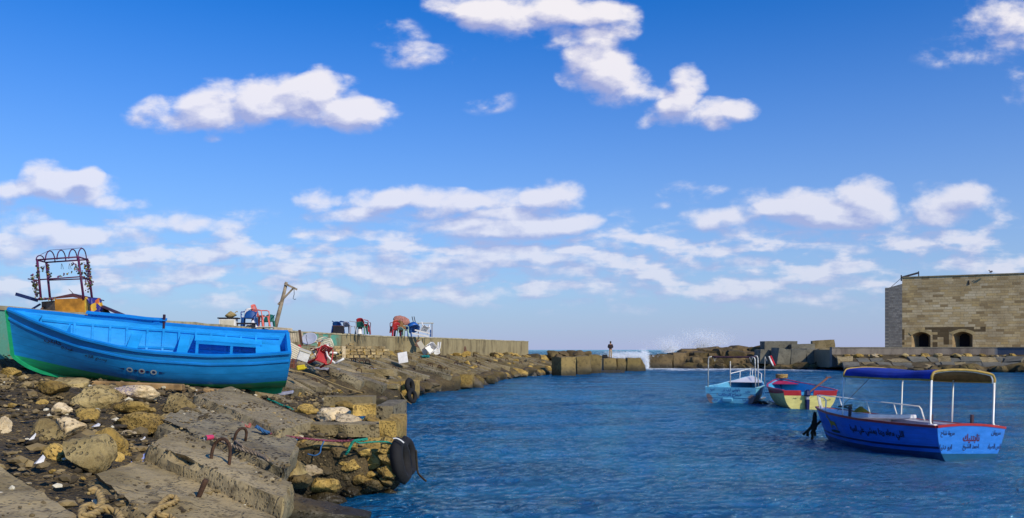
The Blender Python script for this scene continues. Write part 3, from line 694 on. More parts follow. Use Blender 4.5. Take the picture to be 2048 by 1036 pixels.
# ------------------------------------------------------------------ stones strewn along the slope
def strewn():
    zones = [(21, 34, 60, 'on the slope behind the stern of the beached boat', .16, .5), (34, 50, 44, 'around the foot of the brick stack', .2, .65),
             (50, 68, 46, 'under the seawall below the dumped chairs', .25, .8), (68, 94, 52, 'at the foot of the far end of the seawall', .35, 1.1)]
    for (d0, d1, n, zone, s0, s1) in zones:
        for i in range(n):
            D = random.uniform(d0, d1); xw, xe = ip(D, WALLP), ip(D, EDGEP)
            t = random.uniform(.03, .26) if random.random() < .55 else random.uniform(.3, 1.0)
            X = xw+(xe-xw)*t; s = random.uniform(s0, s1)*(1 if t < .3 else .7); tone = random.choice(['ochre', 'ochre', 'grey', 'ochre', 'dark'])
            word = {'ochre': 'ochre', 'grey': 'grey', 'dark': 'dark'}[tone]
            put_rock((X, D, ground(X, D)+s*.22), (s, s*.9, s*random.uniform(.5, .85)), tone, word+' stone lying loose '+zone, word+' stones '+zone, kind='far', name='stone', cat='stone')
strewn()
def shore_stones():
    random.seed(11)
    for (d0, d1, n, zone) in ((20.5, 34, 22, 'behind the near pier'), (40, 47, 20, 'between the second and third piers'), (51, 66, 34, 'past the third pier'), (66, 92, 36, 'towards the jetty')):
        for i in range(n):
            D = d0+(d1-d0)*(i+random.random())/n; X = ip(D, EDGEP)+random.uniform(-.15, .35); s = random.uniform(.35, .85)*(.8+D*.008)
            tone = random.choice(['dark', 'dark', 'ochre', 'brown']); put_rock((X, D, random.uniform(.0, .45)), (s*1.4, s, s*.8), tone, tone+' stone at the water edge '+zone, tone+' stones at the water edge '+zone, kind='far', name='stone', cat='stone')
shore_stones()
for (a, b_, c_, w) in [(1062, 708, 14, 'left'), (1085, 714, 18, ''), (1075, 722, 16, ''), (1095, 706, 14, '')]: pass
# gravel nobody could count
def gravel():
    rs = np.random.RandomState(4); base = []
    bm = bmesh.new(); bmesh.ops.create_icosphere(bm, subdivisions=1, radius=1); bv = np.array([v.co[:] for v in bm.verts]); bf = np.array([[v.index for v in f.verts] for f in bm.faces]); bm.free()
    V = []; Fc = []; n = 0
    for i in range(8500):
        D = 4+rs.beta(1.1, 1.7)*30; xw, xe = ip(D, WALLP), ip(D, EDGEP); X = xw+(xe-xw)*rs.uniform(.0, 1.0)
        s = rs.lognormal(-3.75, .55)*(.8+D*.03); s = min(s, .09)
        z = ground(X, D); nn = 0
        v = bv*(1+rs.uniform(-.3, .3, (len(bv), 1)))*np.array([s*rs.uniform(.8, 1.5), s*rs.uniform(.8, 1.5), s*rs.uniform(.4, .8)])
        a = rs.uniform(0, 6.28); c, sn = math.cos(a), math.sin(a); v = np.stack([v[:, 0]*c-v[:, 1]*sn, v[:, 0]*sn+v[:, 1]*c, v[:, 2]], -1)
        V.append(v+np.array([X, D, z+.02+rs.uniform(-.01, .07)])); Fc.append(bf+n); n += len(bv)
    for key, cnt in (('D', 1500), ('C', 260), ('B', 500), ('E', 500), ('A', 160)):   # grit lying on the near slabs
        c = [np.array(p[:]) for p in SL[key][1]]
        for _ in range(cnt):
            u, w_ = rs.rand(), rs.rand()
            if vnoise(np.array([u*6, w_*3, ord(key)*1.7])) < (-.05 if key in 'DE' else .15): continue
            p = (c[0]*(1-u)+c[1]*u)*(1-w_)+(c[3]*(1-u)+c[2]*u)*w_; s = rs.lognormal(-4.3, .45)
            v = bv*(1+rs.uniform(-.3, .3, (len(bv), 1)))*np.array([s, s*rs.uniform(.7, 1.2), s*.6]); V.append(v+p+np.array([0, 0, s*.15])); Fc.append(bf+n); n += len(bv)
    V = np.concatenate(V); Fc = np.concatenate(Fc)
    me = bpy.data.meshes.new('gravel'); me.from_pydata(V.tolist(), [], Fc.tolist())
    m, nt, b = base_mat('loose_gravel'); g = nt.nodes.new('ShaderNodeNewGeometry')
    rp = g.outputs['Random Per Island']
    c = mixc(nt, ramp(nt, rp, .35, .95, False), (.05,.037,.02), (.30,.22,.10)); c = mixc(nt, ramp(nt, rp, .965, .98), c, (.6,.55,.42))
    nt.links.new(c, b.inputs['Base Color']); b.inputs['Roughness'].default_value = .9; me.materials.append(m)
    o = bpy.data.objects.new('gravel', me); COL.objects.link(o); tag(o, kind='stuff')
    o['label'] = 'loose gravel and shingle strewn over the embankment'
gravel()
# ------------------------------------------------------------------ lettering (Arabic letter forms, right to left)
_L = 'ا2 ب4 ة2 ت4 ث4 ج4 ح4 خ4 د2 ذ2 ر2 ز2 س4 ش4 ص4 ض4 ط4 ظ4 ع4 غ4 ف4 ق4 ك4 ل4 م4 ن4 ه4 و2 ى2 ي4'.split()
_T = {}; _b = 0xFE8D
for t_ in _L: _T[t_[0]] = (_b, int(t_[1])); _b += int(t_[1])
def shape_ar(s):
    out = []
    for i, c in enumerate(s):
        if c not in _T: out.append(c); continue
        b, n = _T[c]; pv = i > 0 and s[i-1] in _T and _T[s[i-1]][1] == 4; nx = n == 4 and i+1 < len(s) and s[i+1] in _T
        out.append(chr(b+(0 if not pv and not nx else 1 if pv and not nx else 2 if nx and not pv else 3)))
    return ''.join(reversed(out))
def text_geo(s, width, height=None, shear=0, bold=.012):
    cu = bpy.data.curves.new('t', 'FONT'); cu.body = s; cu.size = 1; cu.offset = bold; cu.resolution_u = 3
    o = bpy.data.objects.new('t', cu); COL.objects.link(o); bpy.context.view_layer.update()
    me = bpy.data.meshes.new_from_object(o.evaluated_get(bpy.context.evaluated_depsgraph_get()))
    v = np.array([p.co[:2] for p in me.vertices]); fs = [list(p.vertices) for p in me.polygons]
    bpy.data.objects.remove(o); bpy.data.meshes.remove(me); bpy.data.curves.remove(cu)
    lo, hi = v.min(0), v.max(0); k = width/(hi[0]-lo[0]); v = (v-(lo+hi)/2)
    v[:, 0] *= k; v[:, 1] *= (height/(hi[1]-lo[1]) if height else k)
    v[:, 1] += v[:, 0]*shear
    return v, fs
def lettering(s, width, height, fn, mat, parent, shear=0, bold=.012, name='lettering'):
    v, fs = text_geo(s, width, height, shear, bold); mb = MB(); mb.add([fn(x, y) for x, y in v], fs)
    me = bpy.data.meshes.new(name); me.from_pydata(mb.v, [], mb.f); me.materials.append(mat)
    o = bpy.data.objects.new(name, me); COL.objects.link(o); o.parent = parent; return o
INK = M('navy_lettering_paint', (.006,.008,.05), .5, var=.1, bump=0)
INKR = M('red_black_lettering_paint', (.10,.005,.02), .5, var=.3, bump=0)
INKB = M('black_lettering_paint', (.012,.010,.012), .5, var=.1, bump=0)
# ------------------------------------------------------------------ hulls
def smooth_table(T, w=9):
    x = np.linspace(0, 1, 201); y = np.interp(x, [a for a, b in T], [b for a, b in T])
    k = np.hanning(w*2+1); k /= k.sum(); yp = np.concatenate([2*y[0]-y[w:0:-1], y, 2*y[-1]-y[-2:-w-2:-1]])
    y2 = np.convolve(yp, k, 'valid'); return lambda s: float(np.interp(s, x, y2))
class Hull:
    def __init__(h, L, beam, keel, sheer, rake, full, tilt=0.0, crown=0.0):
        h.L = L; h.b = smooth_table(beam, 7); h.k = smooth_table(keel, 7); h.h = smooth_table(sheer, 9); h.rake = rake; h.full = smooth_table(full, 9); h.tilt = tilt; h.crown = crown
    def pt(h, s, u, side, off=0.0):
        b, k, t = max(.012, h.b(s)), h.k(s), h.h(s); f = h.full(s)
        y = [0, b*(.12+.72*f), b*(.55+.46*f), b]; z = [0, .02+.05*(1-f), .42, 1]
        B = [(1-u)**3, 3*u*(1-u)**2, 3*u*u*(1-u), u**3]
        yy = sum(B[i]*y[i] for i in range(4)); zf = sum(B[i]*z[i] for i in range(4)); zz = k+(t-k)*zf
        x = (s-.5)*h.L-h.rake*zf*(1-s)**5+h.tilt*zf*max(0, (s-.9)*10)
        if off:
            yy = max(.0, yy-off); zz = zz+off*(1-u)
            if s < .04: x += off
        return Vector((x, side*yy, zz))
    def at_z(h, s, z, side, out=.008):
        lo, hi = 0.0, 1.0
        for _ in range(22):
            m = (lo+hi)/2
            if h.pt(s, m, 1).z < z: lo = m
            else: hi = m
        p = h.pt(s, lo, side); q = h.pt(min(1, s+.01), lo, side)-h.pt(max(0, s-.01), lo, side); r = h.pt(s, min(1, lo+.02), side)-h.pt(s, max(0, lo-.02), side)
        n = q.cross(r).normalized()
        if n.y*side < 0: n = -n
        return p+n*out
    def shell(h, name, mats, parent, ns=44, nu=16, th=.035, inner=True, transom=True, notch=None):
        mb = MB(); S = [(i/(ns-1)) for i in range(ns)]; S = [s**1.25 if s < 1 else 1 for s in S]
        U = [j/(nu-1) for j in range(nu)]
        for side in (-1, 1):
            mb.grid(lambda a, b: h.pt(S[round(a*(ns-1))], b, side), ns, nu, 0)
            if inner: mb.grid(lambda a, b: h.pt(S[round(a*(ns-1))], b, side, th), ns, nu, 1)
            mb.grid(lambda a, b: h.pt(S[round(a*(ns-1))], 1, side, th*b), ns, 2, 1)
        o = mb.build(name, mats, parent, smooth=True, auto=50)
        if transom:
            tb = MB(); port = [h.pt(1, u, -1) for u in reversed(U)]; star = [h.pt(1, u, 1) for u in U[1:]]
            top = []
            y1 = star[-1].y; zt = star[-1].z; xt = star[-1].x
            for k in range(1, 12):
                y = y1-2*y1*k/12; z = zt+h.crown*(1-(y/y1)**2)
                top.append(Vector((xt, y, z)))
            if notch:
                y0, yb, dz = notch; tt = []
                for p in top:
                    tt.append(p)
                top = [p for p in top if p.y > yb]+[Vector((xt, yb, zt+h.crown)), Vector((xt, yb-.02, zt-dz)), Vector((xt, y0+.02, zt-dz)), Vector((xt, y0, zt+h.crown))]+[p for p in top if p.y < y0]
            loop = port+star+top; n = len(loop); T = Vector((.03, 0, 0))
            tb.add([p+T for p in loop]+[p-T*1.6 for p in loop], [tuple(range(n)), tuple(range(2*n-1, n-1, -1))]+[(i, (i+1) % n, n+(i+1) % n, n+i) for i in range(n)])
            tb.build('transom', mats[2] if len(mats) > 2 else mats[0], parent)
        return o
    def rail(h, name, mat, parent, w, t, dz=0, u=1.0, s0=0, s1=1, sides=(-1, 1), off=0, n=44, transom=False):
        for side in sides:
            mb = MB(); prof = [(-w/2, -t/2), (w/2, -t/2), (w/2, t/2), (-w/2, t/2)]; rings = []
            for i in range(n):
                s = s0+(s1-s0)*i/(n-1); p = h.pt(s, u, side, off)
                rings += [(p.x, p.y+side*a, p.z+b+dz) for a, b in prof]
            fs = [(i*4+j, i*4+(j+1) % 4, (i+1)*4+(j+1) % 4, (i+1)*4+j) for i in range(n-1) for j in range(4)]+[(0, 1, 2, 3), ((n-1)*4+3, (n-1)*4+2, (n-1)*4+1, (n-1)*4)]
            mb.add(rings, fs); mb.build(name, mat, parent, smooth=False)
def hull_paint(name, top, bottom, line, k2=0.0, k4=0.0, stripes=(), rough=.38, scuff=.5, scuffcol=None, band=None, plank=0.0):
    m, nt, b = base_mat(name); t = nt.nodes.new('ShaderNodeTexCoord'); v = t.outputs['Object']; s = nt.nodes.new('ShaderNodeSeparateXYZ'); nt.links.new(v, s.inputs[0])
    x, z = s.outputs[0], s.outputs[2]
    x2 = math_(nt, 'MULTIPLY', x, x); ln = math_(nt, 'MULTIPLY_ADD', x2, k2, line); ln = math_(nt, 'MULTIPLY_ADD', x, k4, ln)
    d = math_(nt, 'SUBTRACT', z, ln)
    n = noise_(nt, 3, 6, .65, vmath(nt, 'MULTIPLY_ADD', v, (1, 1, 3), (0, 0, 0))); n2 = noise_(nt, 1.1, 3, .5, v); n9 = noise_(nt, 26, 5, .7, v)
    c = mixc(nt, ramp(nt, n, .3, .75), tuple(q*.86 for q in top), tuple(min(1, q*1.12) for q in top))
    if band: c = mixc(nt, ramp(nt, math_(nt, 'SUBTRACT', d, band[0]), -.004, .004), c, band[1])
    cb_ = mixc(nt, ramp(nt, n, .3, .75), tuple(q*.75 for q in bottom), bottom)
    c = mixc(nt, ramp(nt, d, -.004, .004), cb_, c)
    for (a, bb, cl) in stripes:
        k = math_(nt, 'MULTIPLY', ramp(nt, d, a-.004, a+.004), math_(nt, 'SUBTRACT', 1.0, ramp(nt, d, bb-.004, bb+.004))); c = mixc(nt, k, c, cl)
    sc = math_(nt, 'MULTIPLY', ramp(nt, n9, .66, .74), math_(nt, 'MULTIPLY', ramp(nt, n2, .48, .62), scuff)); c = mixc(nt, sc, c, scuffcol or tuple(min(1, q+.12) for q in top))
    h = math_(nt, 'MULTIPLY', n, .4)
    if plank:
        fr = math_(nt, 'FRACT', math_(nt, 'MULTIPLY', d, 1/plank)); seam = math_(nt, 'SUBTRACT', 1.0, ramp(nt, math_(nt, 'ABSOLUTE', math_(nt, 'SUBTRACT', fr, .5)), .0, .05))
        c = mixc(nt, math_(nt, 'MULTIPLY', seam, .5), c, tuple(q*.4 for q in top)); h = math_(nt, 'MULTIPLY_ADD', seam, -.5, h)
    nt.links.new(c, b.inputs['Base Color']); nt.links.new(math_(nt, 'MULTIPLY_ADD', n, .3, rough-.12), b.inputs['Roughness'])
    bump_(nt, b, h, .25, .02); return m
# ---- the beached boat
def beached_boat():
    H = Hull(5.45, [(0,.01),(.06,.22),(.14,.44),(.25,.68),(.38,.86),(.52,.94),(.7,.93),(.85,.84),(1,.70)],
             [(0,.42),(.04,.22),(.10,.08),(.18,.0),(.8,.0),(1,.05)], [(0,1.42),(.1,1.30),(.25,1.14),(.45,1.03),(.7,1.02),(.88,1.07),(1,1.14)], .10, [(0,.0),(.2,.35),(.45,.9),(.8,.9),(1,.7)], .05)
    r = root('beached_rowing_boat', 'bright blue wooden boat with green bottom, tipped on its side on the embankment', 'boat',
             wp(292, 768, 18.0), Euler((R(20), R(3.2), R(7)), 'XYZ'))
    r.rotation_mode = 'XYZ'
    Mx = Matrix.Rotation(R(18.3), 4, 'Z') @ Matrix.Rotation(R(4.05), 4, 'Y') @ Matrix.Rotation(R(20.4), 4, 'X'); r.rotation_euler = Mx.to_euler('XYZ')
    r.location = Vector((-7.72, 18.34, 1.62)); r.scale = (.985, .965, .97)
    BL = hull_paint('blue_and_green_hull_paint', (.010,.25,.66), (.014,.42,.20), .27, .018, -.006, scuff=.7, scuffcol=(.12,.25,.36), plank=.19)
    IN = hull_paint('azure_inner_paint', (.012,.33,.78), (.012,.33,.78), -9, scuff=.3, scuffcol=(.2,.45,.7), rough=.45)
    RL = hull_paint('blue_rail_paint', (.006,.21,.64), (.006,.21,.64), -9, scuff=.9, scuffcol=(.35,.5,.6))
    H.shell('hull', [BL, IN, BL], r, th=.04)
    H.rail('gunwale', RL, r, .09, .045, .012)
    H.rail('rub_rail', RL, r, .035, .04, -.02, u=.90, sides=(-1, 1))
    H.rail('inwale', IN, r, .03, .05, 0, u=.93, off=.055, s0=.1, s1=.97)
    H.rail('stringer', IN, r, .035, .05, 0, u=.66, off=.06, s0=.14, s1=.9)
    for s in [.20, .26, .32, .38, .455, .515, .575, .64, .70, .76, .82, .88]:
        for side in (1, -1):
            mb = MB(); P = [H.pt(s, .12+.83*j/11, side, .058) for j in range(12)]
            for a, b in zip(P[:-1], P[1:]): mb.bar(a, b, .045, .04)
            mb.build('frame', IN, r)
    def cross(s, z, w, th, name, y0=None, y1=None):
        a = H.at_z(s, z, -1, -.05); b = H.at_z(s, z, 1, -.05); mb = MB(); mb.box(((a.x+b.x)/2, ((y0 or a.y)+(y1 or b.y))/2, z), (w, (y1 or b.y)-(y0 or a.y), th)); return mb.build(name, IN, r, bevel=.006)
    cross(.415, .80, .22, .035, 'thwart'); cross(.60, .80, .22, .035, 'thwart')
    # fore deck and bulkhead
    def deck(s0, s1, dz, name, n=14, crown=.02):
        mb = MB(); rows = [s0+(s1-s0)*i/(n-1) for i in range(n)]
        def f(a, b):
            s = rows[round(a*(n-1))]; p = H.pt(s, 1, -1, .03); q = H.pt(s, 1, 1, .03); w = p.lerp(q, b); w.z += dz+crown*math.sin(math.pi*b); return w
        mb.grid(f, n, 7); return mb.build(name, IN, r, smooth=True, solid=.02)
    deck(.012, .10, -.05, 'foredeck')
    for (s, z0) in ((.185, .25), (.64, .22)):
        mb = MB(); P = [H.pt(s, u/12, 1, .05) for u in range(2, 12 if s < .5 else 9)]; Q = [Vector((p.x, -p.y, p.z)) for p in reversed(P)]
        lp = P+Q; n = len(lp); T = Vector((.015, 0, 0)); mb.add([p+T for p in lp]+[p-T for p in lp], [tuple(range(n)), tuple(range(2*n-1, n-1, -1))]+[(i, (i+1) % n, n+(i+1) % n, n+i) for i in range(n)]); mb.build('bulkhead', IN, r)
    # locker along the far side with two openings
    x0, x1 = H.pt(.645, 1, 1).x, H.pt(.90, 1, 1).x; yb = .46
    mb = MB(); z0, z1 = .34, .86
    mb.box(((x0+x1)/2, yb, z1-.035), (x1-x0, .03, .07)); mb.box(((x0+x1)/2, yb, z0+.04), (x1-x0, .03, .08))
    for x in (x0+.03, (x0*.45+x1*.55), x1-.03): mb.box((x, yb, (z0+z1)/2), (.06, .032, z1-z0-.15))
    mb.build('locker_front', IN, r)
    mb = MB(); mb.box(((x0+x1)/2, yb+.16, z1+.012), (x1-x0+.06, .36, .024)); mb.build('locker_lid', IN, r)
    mb = MB(); mb.box((2.35, 0, .80), (.55, 1.28, .03)); mb.build('stern_seat', IN, r)
    mb = MB(); mb.box((.1, 0, .16), (3.0, .5, .02)); mb.build('bottom_boards', IN, r)
    # raised wash board on the far side, thole pin, keel and skeg
    H.rail('wash_board', IN, r, .03, .10, .06, s0=.24, s1=.52, sides=(1,)); H.rail('wash_board_cap', RL, r, .16, .02, .115, s0=.235, s1=.525, sides=(1,))
    mb = MB(); p = H.pt(.505, 1, 1); mb.tube([p+Vector((.05, -.03, -.1)), p+Vector((.05, -.03, .24))], .03, 8); mb.build('thole_pin', M('dark_wood', (.05,.02,.04), .7), r)
    mb = MB(); p = H.pt(.485, 1, 1); mb.box(p+Vector((0, 0, .07)), (.16, .1, .12)); mb.build('oar_block', RL, r, bevel=.02)
    mb = MB(); p = H.at_z(.49, .86, -1, -.06); mb.box(p+Vector((0, .04, .03)), (.4, .05, .02), (0, 0, .1)); mb.build('oar_rest', M('worn_wood', (.25,.16,.08), .8), r)
    GR = hull_paint('green_keel_paint', (.014,.38,.17), (.014,.38,.17), -9, scuff=.4, scuffcol=(.3,.3,.2))
    mb = MB(); K = [H.pt(s/40, 0, 1) for s in range(0, 41)]
    K = [H.pt(0, 1-.2*i, 1) for i in range(5)]+K
    for a, b in zip(K[:-1], K[1:]):
        mb.bar(a+Vector((-.01, 0, -.02)), b+Vector((-.01, 0, -.02)), .05, .07)
    mb.build('keel', [GR], r)
    # outline of the skeg, deeper towards the stern
    mb = MB(); sk = [(1.0, .02), (2.0, -.10), (2.55, -.16), (2.70, -.12), (2.76, .12), (2.74, .3), (1.0, .1)]
    mb.prism(sk, -.028, .028, Matrix.Rotation(R(90), 4, 'X')); mb.build('skeg', GR, r, bevel=.006)
    LT = M('faded_dark_lettering', (.03,.035,.07), .6, var=.3, bump=0)
    def on(s0, z0, slope=0): return lambda x, y: H.at_z(s0+x/H.L, z0+y+slope*x, -1, .010)
    lettering(shape_ar('كابتن'), .34, .13, on(.155, .93, -.11), LT, r); lettering(shape_ar('عبده'), .24, .09, on(.205, .82, -.1), LT, r)
    lettering(shape_ar('بسم الله'), .42, .12, on(.305, .72, -.06), LT, r)
    RG = M('white_ring_paint', (.40,.44,.44), .5, bump=0); DB = M('navy_blot_paint', (.01,.03,.14), .5, bump=0)
    for i, s in enumerate((.425, .468, .51)):
        f = on(s, .56, 0); mb = MB(); n = 20
        vs = [f(math.cos(2*math.pi*k/n)*q, math.sin(2*math.pi*k/n)*q) for k in range(n) for q in (.036, .062)]
        mb.add(vs, [(2*k, 2*k+1, (2*k+3) % (2*n), (2*k+2) % (2*n)) for k in range(n)]); me = mb.build('painted_ring', RG, r)
        f2 = lambda x, y: f(x, y); mb = MB(); mb.add([f(math.cos(2*math.pi*k/n)*.028, math.sin(2*math.pi*k/n)*.022) for k in range(n)], [tuple(range(n))]); mb.build('painted_dot', INKR if i == 1 else DB, r)
    for s in (.4465, .489):
        f = on(s, .56, 0); mb = MB(); mb.add([f(x, y) for x, y in ((-.05, 0), (0, .03), (.05, 0), (0, -.03))], [(0, 1, 2, 3)]); mb.build('painted_dot', DB, r)
    for s, sg in ((.40, -1), (.535, 1)):
        f = on(s, .56, 0); mb = MB(); mb.add([f(x*sg, y) for x, y in ((.09, -.004), (-.02, .022), (-.04, 0), (-.02, -.022))], [(0, 1, 2, 3)]); mb.build('painted_dot', DB, r)
    return H, r
HB, RB = beached_boat()
def timbers():
    W = M('weathered_timber', (.30,.185,.08), .85, var=.55, vs=3, bump=.6, bs=18)
    a, b = wp(186, 768, 16.85), wp(367, 775, 16.95)
    r = root('timber_beam', 'long brown timber beam the blue boat rests on', 'beam', (a+b)/2); mb = MB(); mb.bar(a-(a+b)/2, b-(a+b)/2, .22, .13); mb.build('beam_wood', W, r, bevel=.02)
    a, b = wp(355, 780, 17.2), wp(425, 784, 17.6)
    r = root('timber_beam', 'short dark timber under the boat, right of the long one', 'beam', (a+b)/2); mb = MB(); mb.bar(a-(a+b)/2, b-(a+b)/2, .2, .10); mb.build('beam_wood', M('dark_timber', (.12,.08,.045), .85, var=.5), r, bevel=.02)
    a = wp(424, 783, 17.3); r = root('timber_block', 'wooden chock under the stern half of the blue boat', 'chock', a); mb = MB(); mb.box((0, 0, 0), (.34, .4, .12), (0, .1, .3)); mb.build('chock_wood', W, r, bevel=.015)
timbers()
# ---- the boat with the blue canopy
WHITE = M('white_boat_paint', (.72,.70,.74), .45, var=.15, bump=.05); TUBE = M('white_tube_paint', (.80,.80,.76), .35, var=.1, bump=0)
REDP = M('red_rail_paint', (.33,.018,.02), .4, var=.2, bump=.05)
def canopy_boat():
    H = Hull(4.6, [(0,.01),(.08,.30),(.2,.58),(.35,.80),(.55,.92),(.8,.93),(1,.86)], [(0,.1),(.06,-.1),(.15,-.25),(1,-.28)],
             [(0,.84),(.2,.76),(.5,.70),(.8,.69),(1,.70)], .42, [(0,.0),(.3,.45),(.6,.75),(1,.8)], .06, .06)
    r = root('canopy_boat', 'blue moored boat with white tube posts and a royal blue canopy', 'boat', (8.72, 19.62, .01), (0, 0, R(-68.2)))
    r.rotation_euler = Euler((R(-2.6), 0, R(-68.2))); r.scale = (.9, 1.13, .966)
    BL = hull_paint('royal_blue_hull_paint', (.010,.13,.60), (.003,.05,.17), .085, .012, 0, stripes=((.075,.125,(.004,.012,.09)),), plank=.11, rough=.35, scuff=.2)
    TR = hull_paint('royal_blue_transom_paint', (.02,.17,.60), (.006,.08,.18), .13, 0, 0, rough=.35, scuff=.15)
    H.shell('hull', [BL, WHITE, TR], r, th=.05)
    H.rail('gunwale', REDP, r, .045, .05, -.005)
    mb = MB(); P = []
    for k in range(15):
        y = -.86+1.72*k/14; P.append(Vector((H.pt(1, 1, 1).x+.02, y, .70+.06*(1-(y/.86)**2)+.0)))
    for a, b in zip(P[:-1], P[1:]): mb.bar(a, b, .055, .05)
    mb.build('transom_rail', REDP, r)
    # decks
    def deckf(s0, s1, y0f, y1f, dz, name, mat=WHITE, n=16, crown=0):
        for sd_ in ((-1, 1) if y0f > 0 else (1,)):
            mb = MB()
            def f(a, b):
                s = s0+(s1-s0)*a; p = H.pt(s, 1, 1, .02); y = (y0f+(y1f-y0f)*b)*p.y if y0f > 0 else (-1+2*b)*p.y
                return Vector((p.x, y*sd_, p.z+dz+crown*(1-(y/max(.01, p.y))**2)))
            mb.grid(f, n, 6); mb.build(name, mat, r, smooth=True, solid=.02)
    deckf(.02, .36, -1, 1, -.03, 'foredeck', crown=.05)
    deckf(.36, .97, .80, 1.0, -.03, 'side_deck')
    LAV = M('lavender_inner_paint', (.42,.44,.62), .5, var=.1, bump=0)
    mb = MB()
    for sd_ in (-1, 1):
        mb.grid(lambda a, b: Vector((H.pt(.36+.61*a, 1, 1).x, sd_*(H.pt(.36+.61*a, 1, 1, .02).y*.80), H.pt(.36+.61*a, 1, 1).z-.03-(.22+.26*a)*b)), 14, 3)
    mb.build('coaming', LAV, r, solid=.02)
    mb = MB(); mb.box((.95, 0, .22), (2.3, 1.2, .03)); mb.build('cockpit_sole', LAV, r)
    mb = MB(); mb.box((-.62, 0, .60), (.04, 1.0, .3)); mb.build('cabin_bulkhead', WHITE, r)
    mb = MB(); mb.box((-.30, 0, .74), (.75, 1.30, .10), (0, R(-6), 0)); mb.build('cockpit_seat', WHITE, r, bevel=.02)
    mb = MB(); mb.box((1.95, 0, .46), (.4, 1.4, .04)); mb.build('stern_bench', LAV, r)
    mb = MB(); mb.box((.55, .30, .48), (.25, .9, .04)); mb.build('thwart', WHITE, r)
    # mooring posts
    PW = M('dark_oiled_wood', (.04,.02,.035), .6)
    for x, y in ((-.55, -.66), (1.75, .60), (1.95, -.62)):
        mb = MB(); mb.box((x, y, .80), (.05, .06, .28)); mb.build('bitt', PW, r, bevel=.006)
    # rails round the bow
    for sd_ in (1, -1):
        P = [H.pt(s, 1, sd_, .05) for s in ((.02, .10, .22, .36, .52) if sd_ > 0 else (.02, .08, .16))]
        T_ = [Vector((p.x-.12+.02*i, p.y*.9, p.z+.33)) for i, p in enumerate(P)]
        mb = MB(); mb.tube([P[0]]+T_[:-1]+[T_[-1]+Vector((-.05, 0, 0)), T_[-1]+Vector((.02, 0, -.06)), P[-1]], .015, 7); mb.build('bow_rail', TUBE, r, smooth=True)
        for p, t in list(zip(P, T_))[1:-1]:
            mb = MB(); mb.tube([p, t], .013, 6); mb.build('rail_post', TUBE, r, smooth=True)
    # canopy
    xs0, xs1 = -.62, 2.12; W2 = .80; zt, ze = 1.90, 1.70; FR = M('yellow_trim', (.38,.25,.05), .5, var=.3)
    def prof(k, n=22, x=0):
        a = k/(n-1); sg = []; 
        pts = [(-W2, ze-.02), (-W2, ze+.06), (-W2+.05, ze+.15), (-W2+.17, zt-.02), (-.3, zt+.02), (0, zt+.03), (.3, zt+.02), (W2-.17, zt-.02), (W2-.05, ze+.15), (W2, ze+.06), (W2, ze-.02)]
        t = a*(len(pts)-1); i = min(len(pts)-2, int(t)); f = t-i; return (pts[i][0]*(1-f)+pts[i+1][0]*f, pts[i][1]*(1-f)+pts[i+1][1]*f)
    sag = lambda a: -.035*math.sin(math.pi*a)+.012*math.sin(a*9)
    mb = MB(); mb.grid(lambda a, b: Vector((xs0+(xs1-xs0)*a, prof(round(b*21))[0], prof(round(b*21))[1]+sag(a)*(1 if .1 < b < .9 else .3))), 24, 22)
    mb.build('canopy', M('royal_blue_canvas', (.008,.03,.30), .8, var=.3, vs=3, bump=.3, bs=8), r, smooth=True)
    mb = MB(); mb.grid(lambda a, b: Vector((xs0+.01+(xs1-xs0-.02)*a, prof(round(b*21))[0]*.985, prof(round(b*21))[1]-.014+sag(a)*(1 if .1 < b < .9 else .3))), 24, 22)
    mb.build('canopy_lining', M('tan_canvas_lining', (.22,.14,.04), .85, var=.3), r, smooth=True)
    for x in (xs0, xs1):
        mb = MB(); mb.tube([(x, *prof(k, 33)) for k in range(33)], .028 if x > 0 else .022, 8); mb.build('canopy_trim', FR, r, smooth=True)
    for sd_ in (-1, 1):
        mb = MB(); mb.tube([(xs0+(xs1-xs0)*k/12, sd_*W2, ze-.02+sag(k/12)*.3) for k in range(13)], .022, 7); mb.build('canopy_trim', FR, r, smooth=True)
    for x, k in ((xs0, 0), (xs1, 0)):
        for sd_ in (-1, 1):
            zb = H.pt(.96 if x > 0 else .37, 1, 1).z
            pts = [(x+.05 if x > 0 else x, sd_*(W2+.0), zb), (x, sd_*W2, zb+.09), (x, sd_*W2, ze)]
            mb = MB(); mb.tube(pts, .021 if x > 0 else .014, 8); mb.build('canopy_post', TUBE, r, smooth=True)
            if x > 0: mb = MB(); mb.box((x+.06, sd_*(W2-.01), zb+.02), (.18, .09, .05)); mb.build('post_foot', TUBE, r, bevel=.01)
    mb = MB(); hp = [(xs1-.02, *prof(k, 33)) for k in range(33)]; mb.tube([(x, y*.97, z-.02) for x, y, z in hp], .018, 7); mb.build('canopy_hoop', TUBE, r, smooth=True)
    mb = MB(); mb.tube([(1.0, W2*.97, .72), (1.0, W2*.97, ze)], .016, 7); mb.build('canopy_post', TUBE, r, smooth=True)
    mb = MB(); mb.tube([(xs0+.9, -W2, ze-.02), (-1.3, -.45, .80)], .005, 5); mb.build('canopy_stay', M('thin_cord', (.12,.10,.08), .8), r)
    # writing
    sd = lambda s0, z0, sl=0: (lambda x, y: H.at_z(s0+x/H.L, z0+y+sl*x, -1, .009))
    lettering(shape_ar('اللي معاه ربنا يمشي علي المية'), 1.85, .22, sd(.62, .43, 0), INKB, r, bold=.03)
    xT = H.pt(1, .5, 1).x+.045
    def tr(yc, zc):
        def f(x, y):
            zf = (zc+y+.28)/.98; return Vector((H.L/2+.06*zf+.036, yc+x, zc+y))
        return f
